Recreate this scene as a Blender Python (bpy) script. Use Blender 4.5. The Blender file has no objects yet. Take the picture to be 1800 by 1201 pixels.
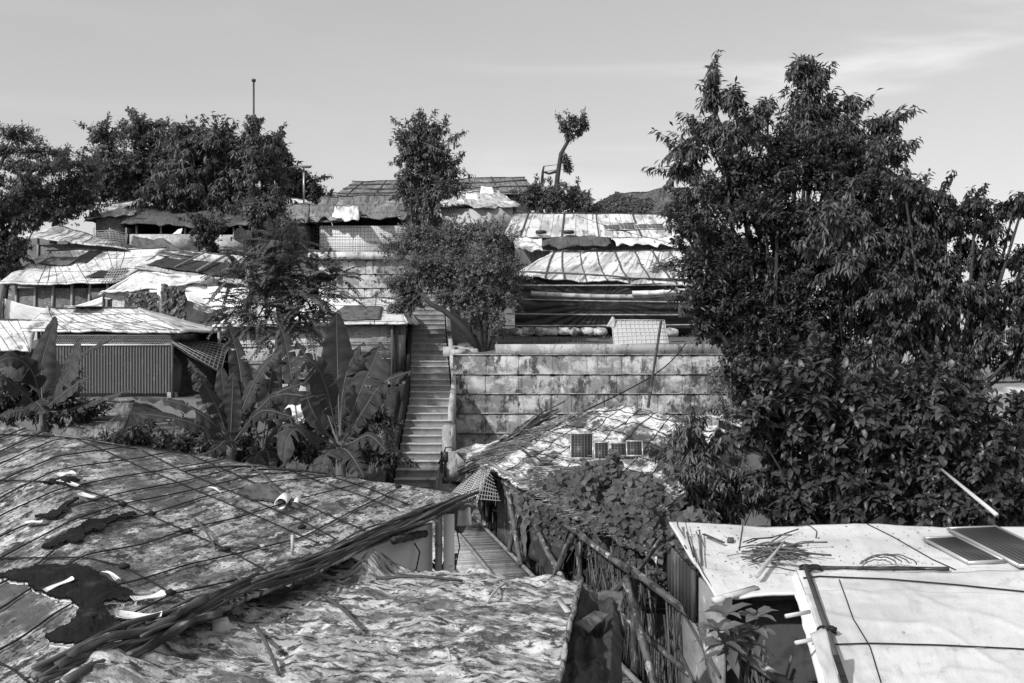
import bpy, math, random
import numpy as np
from mathutils import Vector, Matrix
from mathutils.bvhtree import BVHTree
random.seed(7)
RNG = np.random.default_rng(11)
SC = bpy.context.scene
COL = SC.collection
F = 1750.0
def K(px, py, d):
    return np.array(((px-900)/F*d, d, (600-py)/F*d))
def nrm(v):
    v = np.asarray(v, float)
    return v/(np.linalg.norm(v, axis=-1, keepdims=True)+1e-12)
# ---------------------------------------------------------------- noise
def _h(ix, iy, s):
    n = (ix.astype(np.int64)*374761393 + iy.astype(np.int64)*668265263 + int(s)*974634777) & 0xffffffff
    n = ((n ^ (n >> 13))*1274126177) & 0xffffffff
    n = n ^ (n >> 16)
    return (n & 0xffff)/65535.0
def vn(x, y, s=0):
    x = np.asarray(x, float); y = np.asarray(y, float)
    ix = np.floor(x); iy = np.floor(y); fx = x-ix; fy = y-iy
    fx = fx*fx*(3-2*fx); fy = fy*fy*(3-2*fy)
    a = _h(ix, iy, s); b = _h(ix+1, iy, s); c = _h(ix, iy+1, s); d = _h(ix+1, iy+1, s)
    return (a+(b-a)*fx)+((c+(d-c)*fx)-(a+(b-a)*fx))*fy - .5
def fbm(x, y, s=0, o=4):
    r = 0; a = 1.0
    for i in range(o):
        r = r + a*vn(x*2**i, y*2**i, s+i*17); a *= .5
    return r
# ---------------------------------------------------------------- materials
MATS = {}
def mat(name, base, layers=(), rough=.8, bump=0, bscale=8, transl=0, spec=.3, coords='st', bstretch=(1,1,1), metal=0):
    """layers: ('n',(sx,sy),lo,hi,val,detail) noise mask | ('s',axis,period,width,val) stripe | ('c',axis,period,amount) per-strip tone"""
    m = bpy.data.materials.new(name); MATS[name] = m; m.use_nodes = True
    nt = m.node_tree; N = nt.nodes; L = nt.links; N.clear()
    out = N.new('ShaderNodeOutputMaterial'); p = N.new('ShaderNodeBsdfPrincipled')
    def math_(op, a, b=None, clamp=False):
        n = N.new('ShaderNodeMath'); n.operation = op; n.use_clamp = clamp
        for i, v in enumerate((a, b)):
            if v is None: continue
            if isinstance(v, (int, float)): n.inputs[i].default_value = v
            else: L.new(v, n.inputs[i])
        return n.outputs[0]
    if coords == 'st':
        at = N.new('ShaderNodeAttribute'); at.attribute_name = 'st'; co = at.outputs['Vector']
    else:
        tc = N.new('ShaderNodeTexCoord'); co = tc.outputs['Object']
    sep = None
    def noise(sc, det=5, rgh=.6):
        mp = N.new('ShaderNodeMapping'); L.new(co, mp.inputs[0])
        mp.inputs['Scale'].default_value = (sc[0], sc[1], sc[2] if len(sc) > 2 else 1)
        n = N.new('ShaderNodeTexNoise'); L.new(mp.outputs[0], n.inputs['Vector'])
        n.inputs['Scale'].default_value = 1; n.inputs['Detail'].default_value = det; n.inputs['Roughness'].default_value = .74 if det >= 8 else rgh
        return n.outputs[0]
    cur = None
    vnode = N.new('ShaderNodeValue'); vnode.outputs[0].default_value = base; cur = vnode.outputs[0]
    def mix(fac, a, b):
        n = N.new('ShaderNodeMix'); n.data_type = 'FLOAT'
        L.new(fac, n.inputs[0]); L.new(a, n.inputs[2])
        if isinstance(b, (int, float)): n.inputs[3].default_value = b
        else: L.new(b, n.inputs[3])
        return n.outputs[0]
    def axis(i):
        nonlocal sep
        if sep is None:
            sep = N.new('ShaderNodeSeparateXYZ'); L.new(co, sep.inputs[0])
        return sep.outputs[i]
    for l in layers:
        if l[0] == 'n':
            f = noise(l[1], l[5] if len(l) > 5 else 5)
            mr = N.new('ShaderNodeMapRange'); mr.interpolation_type = 'SMOOTHSTEP'
            L.new(f, mr.inputs[0]); mr.inputs[1].default_value = l[2]; mr.inputs[2].default_value = l[3]
            cur = mix(mr.outputs[0], cur, l[4])
        elif l[0] == 's':
            fr = math_('FRACT', math_('DIVIDE', axis(l[1]), l[2]))
            cur = mix(math_('LESS_THAN', fr, l[3]/l[2]), cur, l[4])
        elif l[0] == 'c':
            fl = math_('FLOOR', math_('DIVIDE', axis(l[1]), l[2]))
            w = N.new('ShaderNodeTexWhiteNoise'); w.noise_dimensions = '1D'; L.new(fl, w.inputs['W'])
            cur = math_('MULTIPLY', cur, math_('ADD', math_('MULTIPLY', w.outputs[0], l[3]), 1-l[3]/2))
        elif l[0] == 'h':   # herringbone of split bamboo: cells of alternating strip direction
            ck = N.new('ShaderNodeTexChecker'); L.new(co, ck.inputs['Vector']); ck.inputs['Scale'].default_value = 1/l[1]
            def strip(i):
                q = math_('DIVIDE', axis(i), l[1]/3); fr = math_('LESS_THAN', math_('FRACT', q), .22)
                w = N.new('ShaderNodeTexWhiteNoise'); w.noise_dimensions = '2D'
                cb = N.new('ShaderNodeCombineXYZ'); L.new(math_('FLOOR', q), cb.inputs[0]); L.new(math_('FLOOR', math_('DIVIDE', axis(1-i), l[1])), cb.inputs[1]); L.new(cb.outputs[0], w.inputs['Vector'])
                return math_('MULTIPLY', math_('SUBTRACT', 1.0, math_('MULTIPLY', fr, .6)), math_('ADD', math_('MULTIPLY', w.outputs[0], .5), .7))
            cur = math_('MULTIPLY', cur, mix(ck.outputs['Fac'], strip(0), strip(1)))
        elif l[0] == 'w':   # woven bamboo: checker of two stripe directions
            ck = N.new('ShaderNodeTexBrick'); L.new(co, ck.inputs['Vector'])
            ck.inputs['Scale'].default_value = 1; ck.inputs['Brick Width'].default_value = l[1]; ck.inputs['Row Height'].default_value = l[2]
            ck.inputs['Mortar Size'].default_value = l[3]; ck.inputs['Color1'].default_value = (1, 1, 1, 1); ck.inputs['Color2'].default_value = (l[5],)*3+(1,)
            ck.inputs['Mortar'].default_value = (l[4],)*3+(1,); ck.inputs['Bias'].default_value = 0
            bw = N.new('ShaderNodeRGBToBW'); L.new(ck.outputs[0], bw.inputs[0])
            cur = math_('MULTIPLY', cur, bw.outputs[0])
    ta = N.new('ShaderNodeAttribute'); ta.attribute_name = 'tone'
    cur = math_('MULTIPLY', cur, ta.outputs['Fac'])
    L.new(cur, p.inputs['Base Color'])
    p.inputs['Roughness'].default_value = rough; p.inputs['Metallic'].default_value = metal
    p.inputs['Specular IOR Level'].default_value = spec
    if bump:
        b = N.new('ShaderNodeBump'); b.inputs['Strength'].default_value = min(1, bump); b.inputs['Distance'].default_value = .02*max(1, bump)
        L.new(noise((bscale*bstretch[0], bscale*bstretch[1], bscale*bstretch[2]), 6), b.inputs['Height']); L.new(b.outputs[0], p.inputs['Normal'])
    if transl:
        t = N.new('ShaderNodeBsdfTranslucent'); L.new(math_('MULTIPLY', cur, 1.6), t.inputs[0])
        ms = N.new('ShaderNodeMixShader'); ms.inputs[0].default_value = transl
        L.new(p.outputs[0], ms.inputs[1]); L.new(t.outputs[0], ms.inputs[2]); L.new(ms.outputs[0], out.inputs[0])
    else:
        L.new(p.outputs[0], out.inputs[0])
    return m
mat('tarp_white', .72, [('n',(1.2,.5),.48,.62,.48), ('n',(3,1.2),.54,.66,.26), ('n',(10,4),.6,.68,.1), ('c',0,1.0,.2)], rough=.55, bump=.5, bscale=3)
mat('tarp_seam', .7, [('n',(1.5,.4),.45,.6,.38), ('n',(5,.8),.53,.64,.18), ('s',0,.52,.025,.16), ('s',1,1.7,.03,.3), ('c',0,.52,.2), ('n',(9,9),.64,.7,.1)], rough=.6, bump=.5, bscale=4)
mat('tarp_mould', .42, [('n',(1.3,3.2),.44,.56,.15,12), ('n',(4,12),.49,.56,.04,12), ('n',(3.3,8),.54,.6,.62,12), ('n',(24,60),.55,.62,.03,4), ('n',(.5,.6),.52,.62,.09,8), ('n',(1,2.2),.6,.66,.45,9)], rough=.8, bump=.9, bscale=16)
mat('tarp_crumple', .32, [('n',(1.6,2.6),.45,.58,.11,12), ('n',(2.4,4.6),.48,.57,.56,12), ('n',(7,12),.5,.56,.05,12), ('n',(3,5),.57,.63,.66,12), ('n',(1,1.4),.54,.62,.11,12)], rough=.85, bump=1.5, bscale=12)
mat('torn_black', .013, [('n',(6,6),.5,.65,.035,8)], rough=.8, bump=2, bscale=5, spec=.12)
mat('wall_cloth', .24, [('n',(1,3),.42,.6,.15,9), ('n',(5,8),.55,.66,.36,9)], rough=.8, bump=.8, bscale=4)
mat('stair_shade_black', .02, rough=.9)  # near-black that paints the shade along the left of the stairs
mat('tarp_stained', .7, [('n',(1.1,2.4),.48,.57,.2,9), ('n',(.7,1.0),.5,.57,.07,10), ('n',(9,12),.57,.66,.1,6), ('c',1,.9,.15)], rough=.7, bump=.5, bscale=9)
mat('tarp_clean', .64, [('n',(.7,.9),.45,.65,.52), ('n',(5,3),.52,.68,.46,12), ('n',(2.5,1.0),.6,.72,.3,12), ('n',(9,7),.64,.72,.12,9), ('s',1,2.4,.008,.35)], rough=.6, bump=1.2, bscale=2.2, bstretch=(1.6,.6,1))
mat('thatch', .2, [('n',(9,1.2),.45,.65,.07,6), ('n',(2,1),.5,.7,.34), ('n',(40,4),.5,.7,.07,3), ('s',1,.45,.03,.07)], rough=.9, bump=.8, bscale=12, bstretch=(3,.5,1))
mat('thatch_light', .42, [('n',(6,1.5),.45,.62,.2,6), ('n',(2,1),.5,.66,.72), ('n',(30,4),.55,.7,.1,3)], rough=.9, bump=.8, bscale=10, bstretch=(2,.6,1))
mat('thatch_dark', .085, [('n',(9,1.5),.5,.7,.03,6), ('n',(2,1),.52,.7,.16), ('n',(40,6),.58,.7,.2,3)], rough=.9, bump=.8, bscale=12)
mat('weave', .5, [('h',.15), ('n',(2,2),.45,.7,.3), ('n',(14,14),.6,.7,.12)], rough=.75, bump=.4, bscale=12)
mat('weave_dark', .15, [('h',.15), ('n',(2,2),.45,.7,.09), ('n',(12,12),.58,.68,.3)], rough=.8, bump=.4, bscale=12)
mat('panel_cloth', .46, [('n',(1,3),.45,.7,.42), ('n',(8,8),.62,.72,.3)], rough=.7, bump=.6, bscale=4)
mat('bamboo', .28, [('n',(20,3),.45,.7,.16), ('n',(5,5),.6,.75,.08)], rough=.5, bump=.3, bscale=20)
mat('bamboo_dark', .06, [('n',(14,4),.48,.6,.02), ('n',(8,4),.56,.66,.24)], rough=.55, bump=.5, bscale=20)
mat('bamboo_light', .55, [('n',(10,2),.5,.7,.35)], rough=.55, bump=.2, bscale=20)
mat('wood_dark', .1, [('n',(14,1.5),.45,.65,.05), ('n',(30,2),.55,.7,.18)], rough=.8, bump=.6, bscale=10)
mat('concrete', .42, [('n',(1.3,.9),.46,.56,.27,8), ('n',(2.6,.8),.53,.62,.13,8), ('n',(5,1.2),.62,.72,.7,6), ('n',(14,10),.62,.72,.1,4)], rough=.85, bump=.5, bscale=12)
mat('step_concrete', .40, [('n',(1.1,.7),.45,.62,.27,10), ('n',(3,2),.56,.68,.14,10), ('n',(5,3),.6,.7,.62,8)], rough=.85, bump=.3, bscale=12)
mat('concrete_stain', .5, [('n',(.8,1.1),.44,.55,.22,12), ('n',(1.6,.9),.5,.59,.06,12), ('n',(4,.5),.54,.66,.085,9), ('n',(2.2,1),.56,.68,.6,12), ('n',(12,3),.6,.72,.07,5)], rough=.9, bump=.6, bscale=12)
mat('plastic_black', .017, [('n',(2,2),.5,.7,.035)], rough=.42, bump=1.0, bscale=3.0, bstretch=(1,2.6,1), spec=.45)
mat('cloth_dark', .045, [('n',(5,5),.45,.65,.02), ('n',(3,3),.6,.7,.09)], rough=.75, bump=.8, bscale=12)
mat('cloth_grey', .13, [('n',(4,4),.45,.65,.06), ('n',(30,2),.5,.7,.08,3)], rough=.8, bump=.8, bscale=6)
mat('cloth_white', .8, [('n',(1.5,1.5),.5,.7,.66), ('n',(12,12),.65,.75,.45)], rough=.65, bump=.3, bscale=4)
mat('painted_metal', .11, [('n',(3,.8),.5,.7,.12), ('n',(18,18),.7,.74,.5,2), ('n',(9,2),.56,.66,.2,9)], rough=.6, spec=.3)
mat('soil', .15, [('n',(.6,.6,.6),.45,.65,.12,7), ('n',(3,3,3),.52,.66,.07,8), ('n',(6,6,6),.6,.7,.36,6)], rough=.95, bump=1, bscale=4, coords='obj')
mat('bark', .055, [('n',(12,2),.45,.62,.035), ('n',(5,3),.6,.7,.14)], rough=.9, bump=.8, bscale=14)
mat('cord', .015, rough=.8)
mat('stick', .085, [('n',(20,3),.5,.65,.05)], rough=.85)
mat('stick_light', .45, [('n',(20,3),.5,.65,.25)], rough=.7)
mat('iron', .035, rough=.5, spec=.4)
mat('cells', .03, [('s',0,.052,.003,.25), ('s',1,.052,.002,.2)], rough=.45, spec=.25)
mat('cells_far', .06, [('s',0,.17,.012,.4), ('s',1,.17,.01,.3)], rough=.25, spec=.6)
mat('alu', .42, rough=.35, spec=.5, metal=.3)
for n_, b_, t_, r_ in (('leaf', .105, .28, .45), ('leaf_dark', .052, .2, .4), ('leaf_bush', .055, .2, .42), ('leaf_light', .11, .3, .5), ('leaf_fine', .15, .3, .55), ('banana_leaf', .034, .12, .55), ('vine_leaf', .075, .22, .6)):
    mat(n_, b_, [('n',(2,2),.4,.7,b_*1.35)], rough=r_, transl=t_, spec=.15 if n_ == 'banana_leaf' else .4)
mat('midrib', .11, rough=.5); mat('stem_green', .09, [('n',(8,1),.45,.6,.04), ('n',(3,1),.6,.7,.18)], rough=.6)
mat('straw', .32, [('n',(8,8),.4,.6,.16)], rough=.85)
mat('skin', .1, rough=.6); mat('shirt', .025, rough=.8); mat('hair', .01, rough=.6)
# ---------------------------------------------------------------- mesh builder
class MB:
    def __init__(s):
        s.V = []; s.F = []; s.T = []; s.S = []; s.n = 0
    def add(s, V, Fs, tone=1.0, st=None):
        V = np.asarray(V, float); k = len(V)
        if k == 0: return s
        s.V.append(V); s.T.append(np.broadcast_to(np.asarray(tone, float), (k,)).copy())
        s.S.append(V.copy() if st is None else np.asarray(st, float))
        if isinstance(Fs, np.ndarray): s.F.append(Fs+s.n)
        else:
            by = {}
            for f in Fs: by.setdefault(len(f), []).append(f)
            for q in by.values(): s.F.append(np.array(q, int)+s.n)
        s.n += k; return s
    def box(s, c, size, R=None, tone=1.0):
        h = np.array(size)/2.0
        L = np.array([(x, y, z) for x in (-1, 1) for y in (-1, 1) for z in (-1, 1)])*h
        V = L if R is None else L@np.array(R).T
        return s.add(V+np.asarray(c), [(0,1,3,2),(4,6,7,5),(0,4,5,1),(2,3,7,6),(0,2,6,4),(1,5,7,3)], tone, L[:, [0, 2, 1]]+np.array([h[0]+c[0], c[2], c[1]]))
    def beam(s, a, b, w, h, up=(0, 0, 1), tone=1.0):
        a = np.asarray(a, float); b = np.asarray(b, float); d = b-a; l = np.linalg.norm(d); x = d/l
        y = nrm(np.cross(up, x)); z = np.cross(x, y)
        R = np.stack([x, y, z], 1)
        return s.box((a+b)/2, (l, w, h), R, tone)
    def tube(s, P, r, seg=6, tone=1.0, caps=True):
        P = np.asarray(P, float); n = len(P); r = np.broadcast_to(np.asarray(r, float), (n,))
        D = np.gradient(P, axis=0); D = nrm(D)
        up = np.array((0, 0, 1.0)) if abs(D[0][2]) < .9 else np.array((1.0, 0, 0))
        a = nrm(np.cross(up, D[0])); V = []; ST = []
        ln = np.concatenate([[0], np.cumsum(np.linalg.norm(np.diff(P, axis=0), axis=1))])
        th = np.arange(seg)/seg*2*math.pi
        for i in range(n):
            a = nrm(a-D[i]*np.dot(a, D[i])); b = np.cross(D[i], a)
            V.append(P[i]+r[i]*(np.cos(th)[:, None]*a+np.sin(th)[:, None]*b))
            ST.append(np.stack([th*.05+P[0][0], np.full(seg, ln[i]+P[0][2]), np.full(seg, P[0][1])], 1))
        i, j = np.meshgrid(np.arange(n-1), np.arange(seg), indexing='ij'); j2 = (j+1) % seg
        Q = np.stack([i*seg+j, i*seg+j2, (i+1)*seg+j2, (i+1)*seg+j], -1).reshape(-1, 4)
        k0 = s.n; tn = np.repeat(np.broadcast_to(np.asarray(tone, float), (n,)), seg)
        s.add(np.concatenate(V), Q, tn, np.concatenate(ST))
        if caps:
            s.F.append(np.array([list(range(k0+seg-1, k0-1, -1))])); s.F.append(np.array([list(range(k0+(n-1)*seg, k0+n*seg))]))
        return s
    def bamboo(s, a, b, r, seg=8, sag=0, node=.32, tone=1.0, taper=.85):
        a = np.asarray(a, float); b = np.asarray(b, float); l = np.linalg.norm(b-a)
        k = max(2, int(l/node)); ts = []; rs = []; tn = []
        for i in range(k):
            t0 = i/k
            for q, m, w in ((0, 1.16, .55), (.06, 1.0, .85), (.5, .97, 1.05), (.94, 1.0, .95)):
                ts.append(t0+q/k); rs.append(m); tn.append(w)
        ts.append(1); rs.append(1.1); tn.append(.7); ts = np.array(ts)
        P = a+(b-a)*ts[:, None]; P[:, 2] -= sag*np.sin(ts*math.pi)
        P[:, 0] += .25*r*vn(ts*4, ts*0, int(abs(a[0])*100)+3); P[:, 2] += .3*r*vn(ts*3, ts*0, int(abs(a[1])*100)+5)
        return s.tube(P, np.array(rs)*r*(1-(1-taper)*ts), seg, np.array(tn)*tone)
    def build(s, name, m, parent=None, smooth=False, **props):
        if not s.V: return None
        V = np.concatenate(s.V); off = np.array(parent['_o']) if parent is not None and '_o' in parent else np.zeros(3)
        top = parent is None
        if top:
            off = np.array([(V[:, 0].min()+V[:, 0].max())/2, (V[:, 1].min()+V[:, 1].max())/2, V[:, 2].min()])
        me = bpy.data.meshes.new(name); me.vertices.add(len(V)); me.vertices.foreach_set('co', (V-off).astype(np.float32).ravel())
        tot = [np.full(len(f), f.shape[1]) for f in s.F]; tot = np.concatenate(tot); lv = np.concatenate([f.ravel() for f in s.F])
        me.loops.add(len(lv)); me.loops.foreach_set('vertex_index', lv.astype(np.int32))
        me.polygons.add(len(tot)); st = np.concatenate([[0], np.cumsum(tot)[:-1]])
        me.polygons.foreach_set('loop_start', st.astype(np.int32)); me.polygons.foreach_set('loop_total', tot.astype(np.int32))
        if smooth: me.polygons.foreach_set('use_smooth', np.ones(len(tot), bool))
        a = me.attributes.new('tone', 'FLOAT', 'POINT'); a.data.foreach_set('value', np.concatenate(s.T).astype(np.float32))
        a = me.attributes.new('st', 'FLOAT_VECTOR', 'POINT'); a.data.foreach_set('vector', np.concatenate(s.S).astype(np.float32).ravel())
        me.update(); me.materials.append(MATS[m])
        o = bpy.data.objects.new(name, me); COL.objects.link(o)
        if parent is not None: o.parent = parent
        else: o.location = off
        o['_o'] = [float(x) for x in off]
        for k_, v_ in props.items(): o[k_] = v_
        return o
    def bvh(s):
        V = [tuple(v) for v in np.concatenate(s.V)]; P = [tuple(int(i) for i in r) for f in s.F for r in f]
        return BVHTree.FromPolygons(V, P)
def thing(name, label, cat, loc, group=None):
    o = bpy.data.objects.new(name, None); COL.objects.link(o); o.empty_display_size = .3
    o.location = [float(x) for x in loc]; o['_o'] = [float(x) for x in loc]; o['label'] = label; o['category'] = cat
    if group: o['group'] = group
    return o
def tag(o, label, cat, group=None):
    o['label'] = label; o['category'] = cat
    if group: o['group'] = group
    return o
def copy_tree(o, loc, rz, sc, label, off=None):
    c = o.copy(); COL.objects.link(c); c.location = loc; c.rotation_euler[2] = rz; c.scale = (sc, sc, sc); c['label'] = label
    for ch in list(o.children):
        d = ch.copy(); COL.objects.link(d); d.parent = c
    return c
class Patch:
    def __init__(s, P00, P10, P11, P01, amp=.03, fs=.8, seed=1, sag=0, fine=.0, rag=0, up=1):
        s.c = [np.asarray(p, float) for p in (P00, P10, P11, P01)]
        n = np.cross(s.c[1]-s.c[0]+s.c[2]-s.c[3], s.c[3]-s.c[0]+s.c[2]-s.c[1]); s.n = nrm(n)
        if s.n[2]*up < 0: s.n = -s.n
        s.W = max(np.linalg.norm(s.c[1]-s.c[0]), np.linalg.norm(s.c[2]-s.c[3])); s.L = max(np.linalg.norm(s.c[3]-s.c[0]), np.linalg.norm(s.c[2]-s.c[1]))
        s.amp, s.fs, s.seed, s.sag, s.fine, s.rag = amp, fs, seed, sag, fine, rag
    def P(s, u, v, h=0):
        u = np.asarray(u, float); v = np.asarray(v, float)
        a, b, c, d = s.c; U = u[..., None]; W = v[..., None]
        p = a*(1-U)*(1-W)+b*U*(1-W)+c*U*W+d*(1-U)*W
        x = u*s.W; y = v*s.L
        dd = s.amp*fbm(x/s.fs, y/s.fs, s.seed, 4)*2 - s.sag*np.sin(np.clip(u, 0, 1)*math.pi)*np.sin(np.clip(v, 0, 1)*math.pi)
        if s.fine: dd = dd + s.fine*(1-2*np.abs(fbm(x/s.fs*3, y/s.fs*1.5, s.seed+50, 3)))
        if s.rag:
            e = s.rag*fbm(x/.35, x*0, s.seed+9, 3)*np.clip(1-v*6, 0, 1); p = p+(a-d)/np.linalg.norm(a-d+1e-9)*e[..., None]
        return p+s.n*(dd+h)[..., None]
    def mesh(s, mb, nu, nv, th=.03, tone=1.0, stoff=None):
        u, v = np.meshgrid(np.linspace(0, 1, nu+1), np.linspace(0, 1, nv+1), indexing='ij')
        T = s.P(u, v).reshape(-1, 3); B = T-s.n*th
        so = s.seed*3.7 if stoff is None else stoff
        st = np.stack([u.ravel()*s.W+so, v.ravel()*s.L+so*.37, np.full(u.size, so)], 1)
        i, j = np.meshgrid(np.arange(nu), np.arange(nv), indexing='ij'); w = nv+1
        Q = np.stack([i*w+j, (i+1)*w+j, (i+1)*w+j+1, i*w+j+1], -1).reshape(-1, 4)
        k = len(T); idx = np.arange(k).reshape(nu+1, nv+1)
        ring = list(idx[:, 0])+list(idx[-1, 1:])+list(idx[::-1, -1][1:])+list(idx[0, ::-1][1:-1])
        R = np.array([(ring[q], ring[(q+1) % len(ring)], ring[(q+1) % len(ring)]+k, ring[q]+k) for q in range(len(ring))])
        k0 = mb.n; mb.add(np.concatenate([T, B]), np.concatenate([Q, Q[:, ::-1]+k, R[:, ::-1]]), tone, np.concatenate([st, st]))
        return mb
    def tube(s, mb, u0, v0, u1, v1, r, seg=5, h=None, n=10, tone=1.0):
        t = np.linspace(0, 1, n); P = s.P(u0+(u1-u0)*t, v0+(v1-v0)*t, np.full(n, r*.7 if h is None else h))
        return mb.tube(P, r, seg, tone)
# ---------------------------------------------------------------- leaves
LEAF_HI = (np.array([(0,0,0),(.35,0,.03),(.72,0,-.02),(1,0,-.16),(.35,.5,.09),(.72,.36,.03),(.35,-.5,.09),(.72,-.36,.03)]),
           [np.array([(0,1,4),(0,6,1),(2,3,5),(2,7,3)]), np.array([(1,2,5,4),(1,6,7,2)])])
LEAF_LO = (np.array([(0,0,0),(.5,.5,.06),(1,0,-.12),(.5,-.5,.06)]), [np.array([(0,3,2),(0,2,1)])])
HEART = (np.array([(0,0,0),(-.12,.3,.03),(.18,.56,.06),(.6,.4,0),(1,0,-.1),(.6,-.4,0),(.18,-.56,.06),(-.12,-.3,.03),(.45,0,-.03)]),
         [np.array([(0,8,1),(1,8,2),(2,8,3),(3,8,4),(4,8,5),(5,8,6),(6,8,7),(7,8,0)])])
def leaves(mb, pos, d, n, ln, wd, tmpl=LEAF_LO, tone=1.0):
    N = len(pos); T, fs = tmpl; d = nrm(d); n = nrm(n-d*np.sum(n*d, 1, keepdims=True)); b = np.cross(n, d)
    ln = np.broadcast_to(ln, (N,)); wd = np.broadcast_to(wd, (N,)); tone = np.broadcast_to(tone, (N,))
    V = pos[:, None]+T[None, :, 0:1]*(ln[:, None, None]*d[:, None])+T[None, :, 1:2]*(wd[:, None, None]*b[:, None])+T[None, :, 2:3]*(ln[:, None, None]*n[:, None])
    k = len(T); st = np.broadcast_to(T[None], V.shape)+pos[:, None]
    k0 = mb.n
    mb.V.append(V.reshape(-1, 3)); mb.T.append(np.repeat(tone, k)); mb.S.append(st.reshape(-1, 3)); mb.n += N*k
    for f in fs:
        mb.F.append((f[None]+(np.arange(N)*k)[:, None, None]).reshape(-1, f.shape[1])+k0)
def rdir(n):
    v = RNG.normal(size=(n, 3)); return nrm(v)
def tree(name, label, cat, base, blobs, d, leaf=(.16, .045), m='leaf', droop=.5, dens=1.0, per=10, csz=.22, hi=False, clump=.36, trunk_r=.12, spread=.8, group=None, up=.25, limbs=True, frond=False, trunks=None, sub=7, bark='bark'):
    base = np.asarray(base, float); root = thing(name, label, cat, base, group)
    if not frond: leaf = (leaf[0]*.74, leaf[1]*.74); csz *= .86; per = int(per*1.35)
    fol = MB(); wd = MB(); cs = []; CEN = np.mean([K(b[0], b[1], b[4] if len(b) > 4 else d) for b in blobs], 0)
    for bl in blobs:
        px, py, rx, ry = bl[:4]; rx = rx*1.18; ry = ry*1.18; dd = bl[4] if len(bl) > 4 else d
        dd = dd+random.uniform(-.3, .3)
        c = K(px, py, dd); R = np.array((rx/F*dd, min(rx, ry)*1.0/F*dd+.15, ry/F*dd)); cs.append((c, R))
        ns = max(4, int(sub*1.7*random.uniform(.8, 1.3))); sd = rdir(ns); sp = sd*RNG.uniform(.2, .8, (ns, 1))
        area = R[0]*R[2]; nc = int(dens*area/(csz*csz)*15)+22
        k = RNG.integers(0, ns, nc); off = rdir(nc)*(RNG.uniform(0, 1, (nc, 1))**.5)*clump*1.25*RNG.uniform(.6, 1.35, (nc, 1))
        q = sp[k]+off; cp = c+q*R
        out = nrm(q/1.0*np.array((1, 1, 1))+off*1.2+np.array((0, 0, up))+.15*rdir(nc))
        if not frond and R[0] > .25:
            for _ in range(3):
                sd_ = nrm(nrm(c-CEN)*.8+rdir(1)[0]*.8+np.array((0, 0, .35))); L_ = csz*random.uniform(.8, 2.4); s0_ = c+sd_*R*.8; kk_ = max(3, int(L_/(csz*.45)))
                tq = np.linspace(.1, 1, kk_)[:, None]; pl_ = s0_+sd_*tq*L_; pl_[:, 2] -= (tq[:, 0]**2)*L_*.12; cp = np.concatenate([cp, pl_]); out = np.concatenate([out, np.tile(sd_, (kk_, 1))]); nc += kk_
                wd.tube([c, s0_, pl_[-1]], [trunk_r*.1+.004, .006, .003], 4)
        if frond:
            N = 13
            for i in range(nc):
                ax = nrm(out[i]+np.array((0, 0, -.1))); t = np.linspace(.1, 1, N); L = csz*RNG.uniform(.8, 1.3)
                p = cp[i]+ax*(t*L)[:, None]; p[:, 2] -= t**2*L*.35
                side = nrm(np.cross(ax, (0, 0, 1))+1e-6)
                for sg in (-1, 1):
                    dr = side*sg+ax*.35+np.array((0, 0, -.25-.2*RNG.random()))
                    leaves(fol, p, np.tile(dr, (N, 1))+.12*rdir(N), np.tile(np.array((0, 0, 1.0))+ax*.2, (N, 1))+.2*rdir(N), leaf[0]*(1-.45*np.abs(t-.45)), leaf[1], LEAF_LO, RNG.uniform(.75, 1.3))
                if i % 2 == 0: wd.tube([cp[i], p[N//2], p[-1]], [.012, .007, .003], 3)
        else:
            M = nc*per; ci = np.repeat(np.arange(nc), per)
            o = out[ci]; dr = o*.55+rdir(M)*spread+np.array((0, 0, -droop))
            pos = cp[ci]+o*(RNG.uniform(-.6, .35, (M, 1))*csz)+rdir(M)*csz*.22
            nn = np.array((0, 0, 1.0))+o*.6+rdir(M)*.5
            tn = np.clip(RNG.normal(1, .14, nc)[ci]*RNG.normal(1, .2, M), .45, 1.8)
            leaves(fol, pos, dr, nn, leaf[0]*RNG.uniform(.65, 1.2, M), leaf[1]*RNG.uniform(.85, 1.5, M), LEAF_HI if hi else LEAF_LO, tn)
        if limbs:
            for j in range(ns):
                e = c+sp[j]*R; mid = (c+e)/2+rdir(1)[0]*.08
                wd.tube([c-np.array((0, 0, R[2]*.3)), mid, e], [trunk_r*.1+.004, trunk_r*.06+.003, .004], 4)
    # trunk: from base to the centroid, limbs to each blob
    C = np.mean([c for c, r in cs], 0)
    top = base+(C-base)*.55 if trunks is None else None
    if trunks is None:
        P = [base-np.array((0, 0, .3)), base+(top-base)*.4+rdir(1)[0]*trunk_r*.8, top]; wd.tube(P, [trunk_r*1.25, trunk_r, trunk_r*.75], 9); tops = [(top, trunk_r*.7)]
    else:
        tops = []
        for T in trunks:
            wd.tube([np.asarray(p) for p in T[0]], np.linspace(T[1], T[1]*.55, len(T[0])), 8); tops.append((np.asarray(T[0][-1]), T[1]*.55))
    for c, R in cs:
        tp, r = min(tops, key=lambda t: np.linalg.norm(t[0]-c)); v = c-tp
        mid = tp+v*.5+np.array((0, 0, -.06))*np.linalg.norm(v)+rdir(1)[0]*.12
        if np.linalg.norm(v) > .05: wd.tube([tp, mid, c-np.array((0, 0, R[2]*.3)), c+np.array((0, 0, R[2]*.5))], [r*.5, r*.32, r*.16, .006], 6)
    wd.build('trunk', bark, root, smooth=True); fol.build('crown', m, root)
    return root
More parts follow.
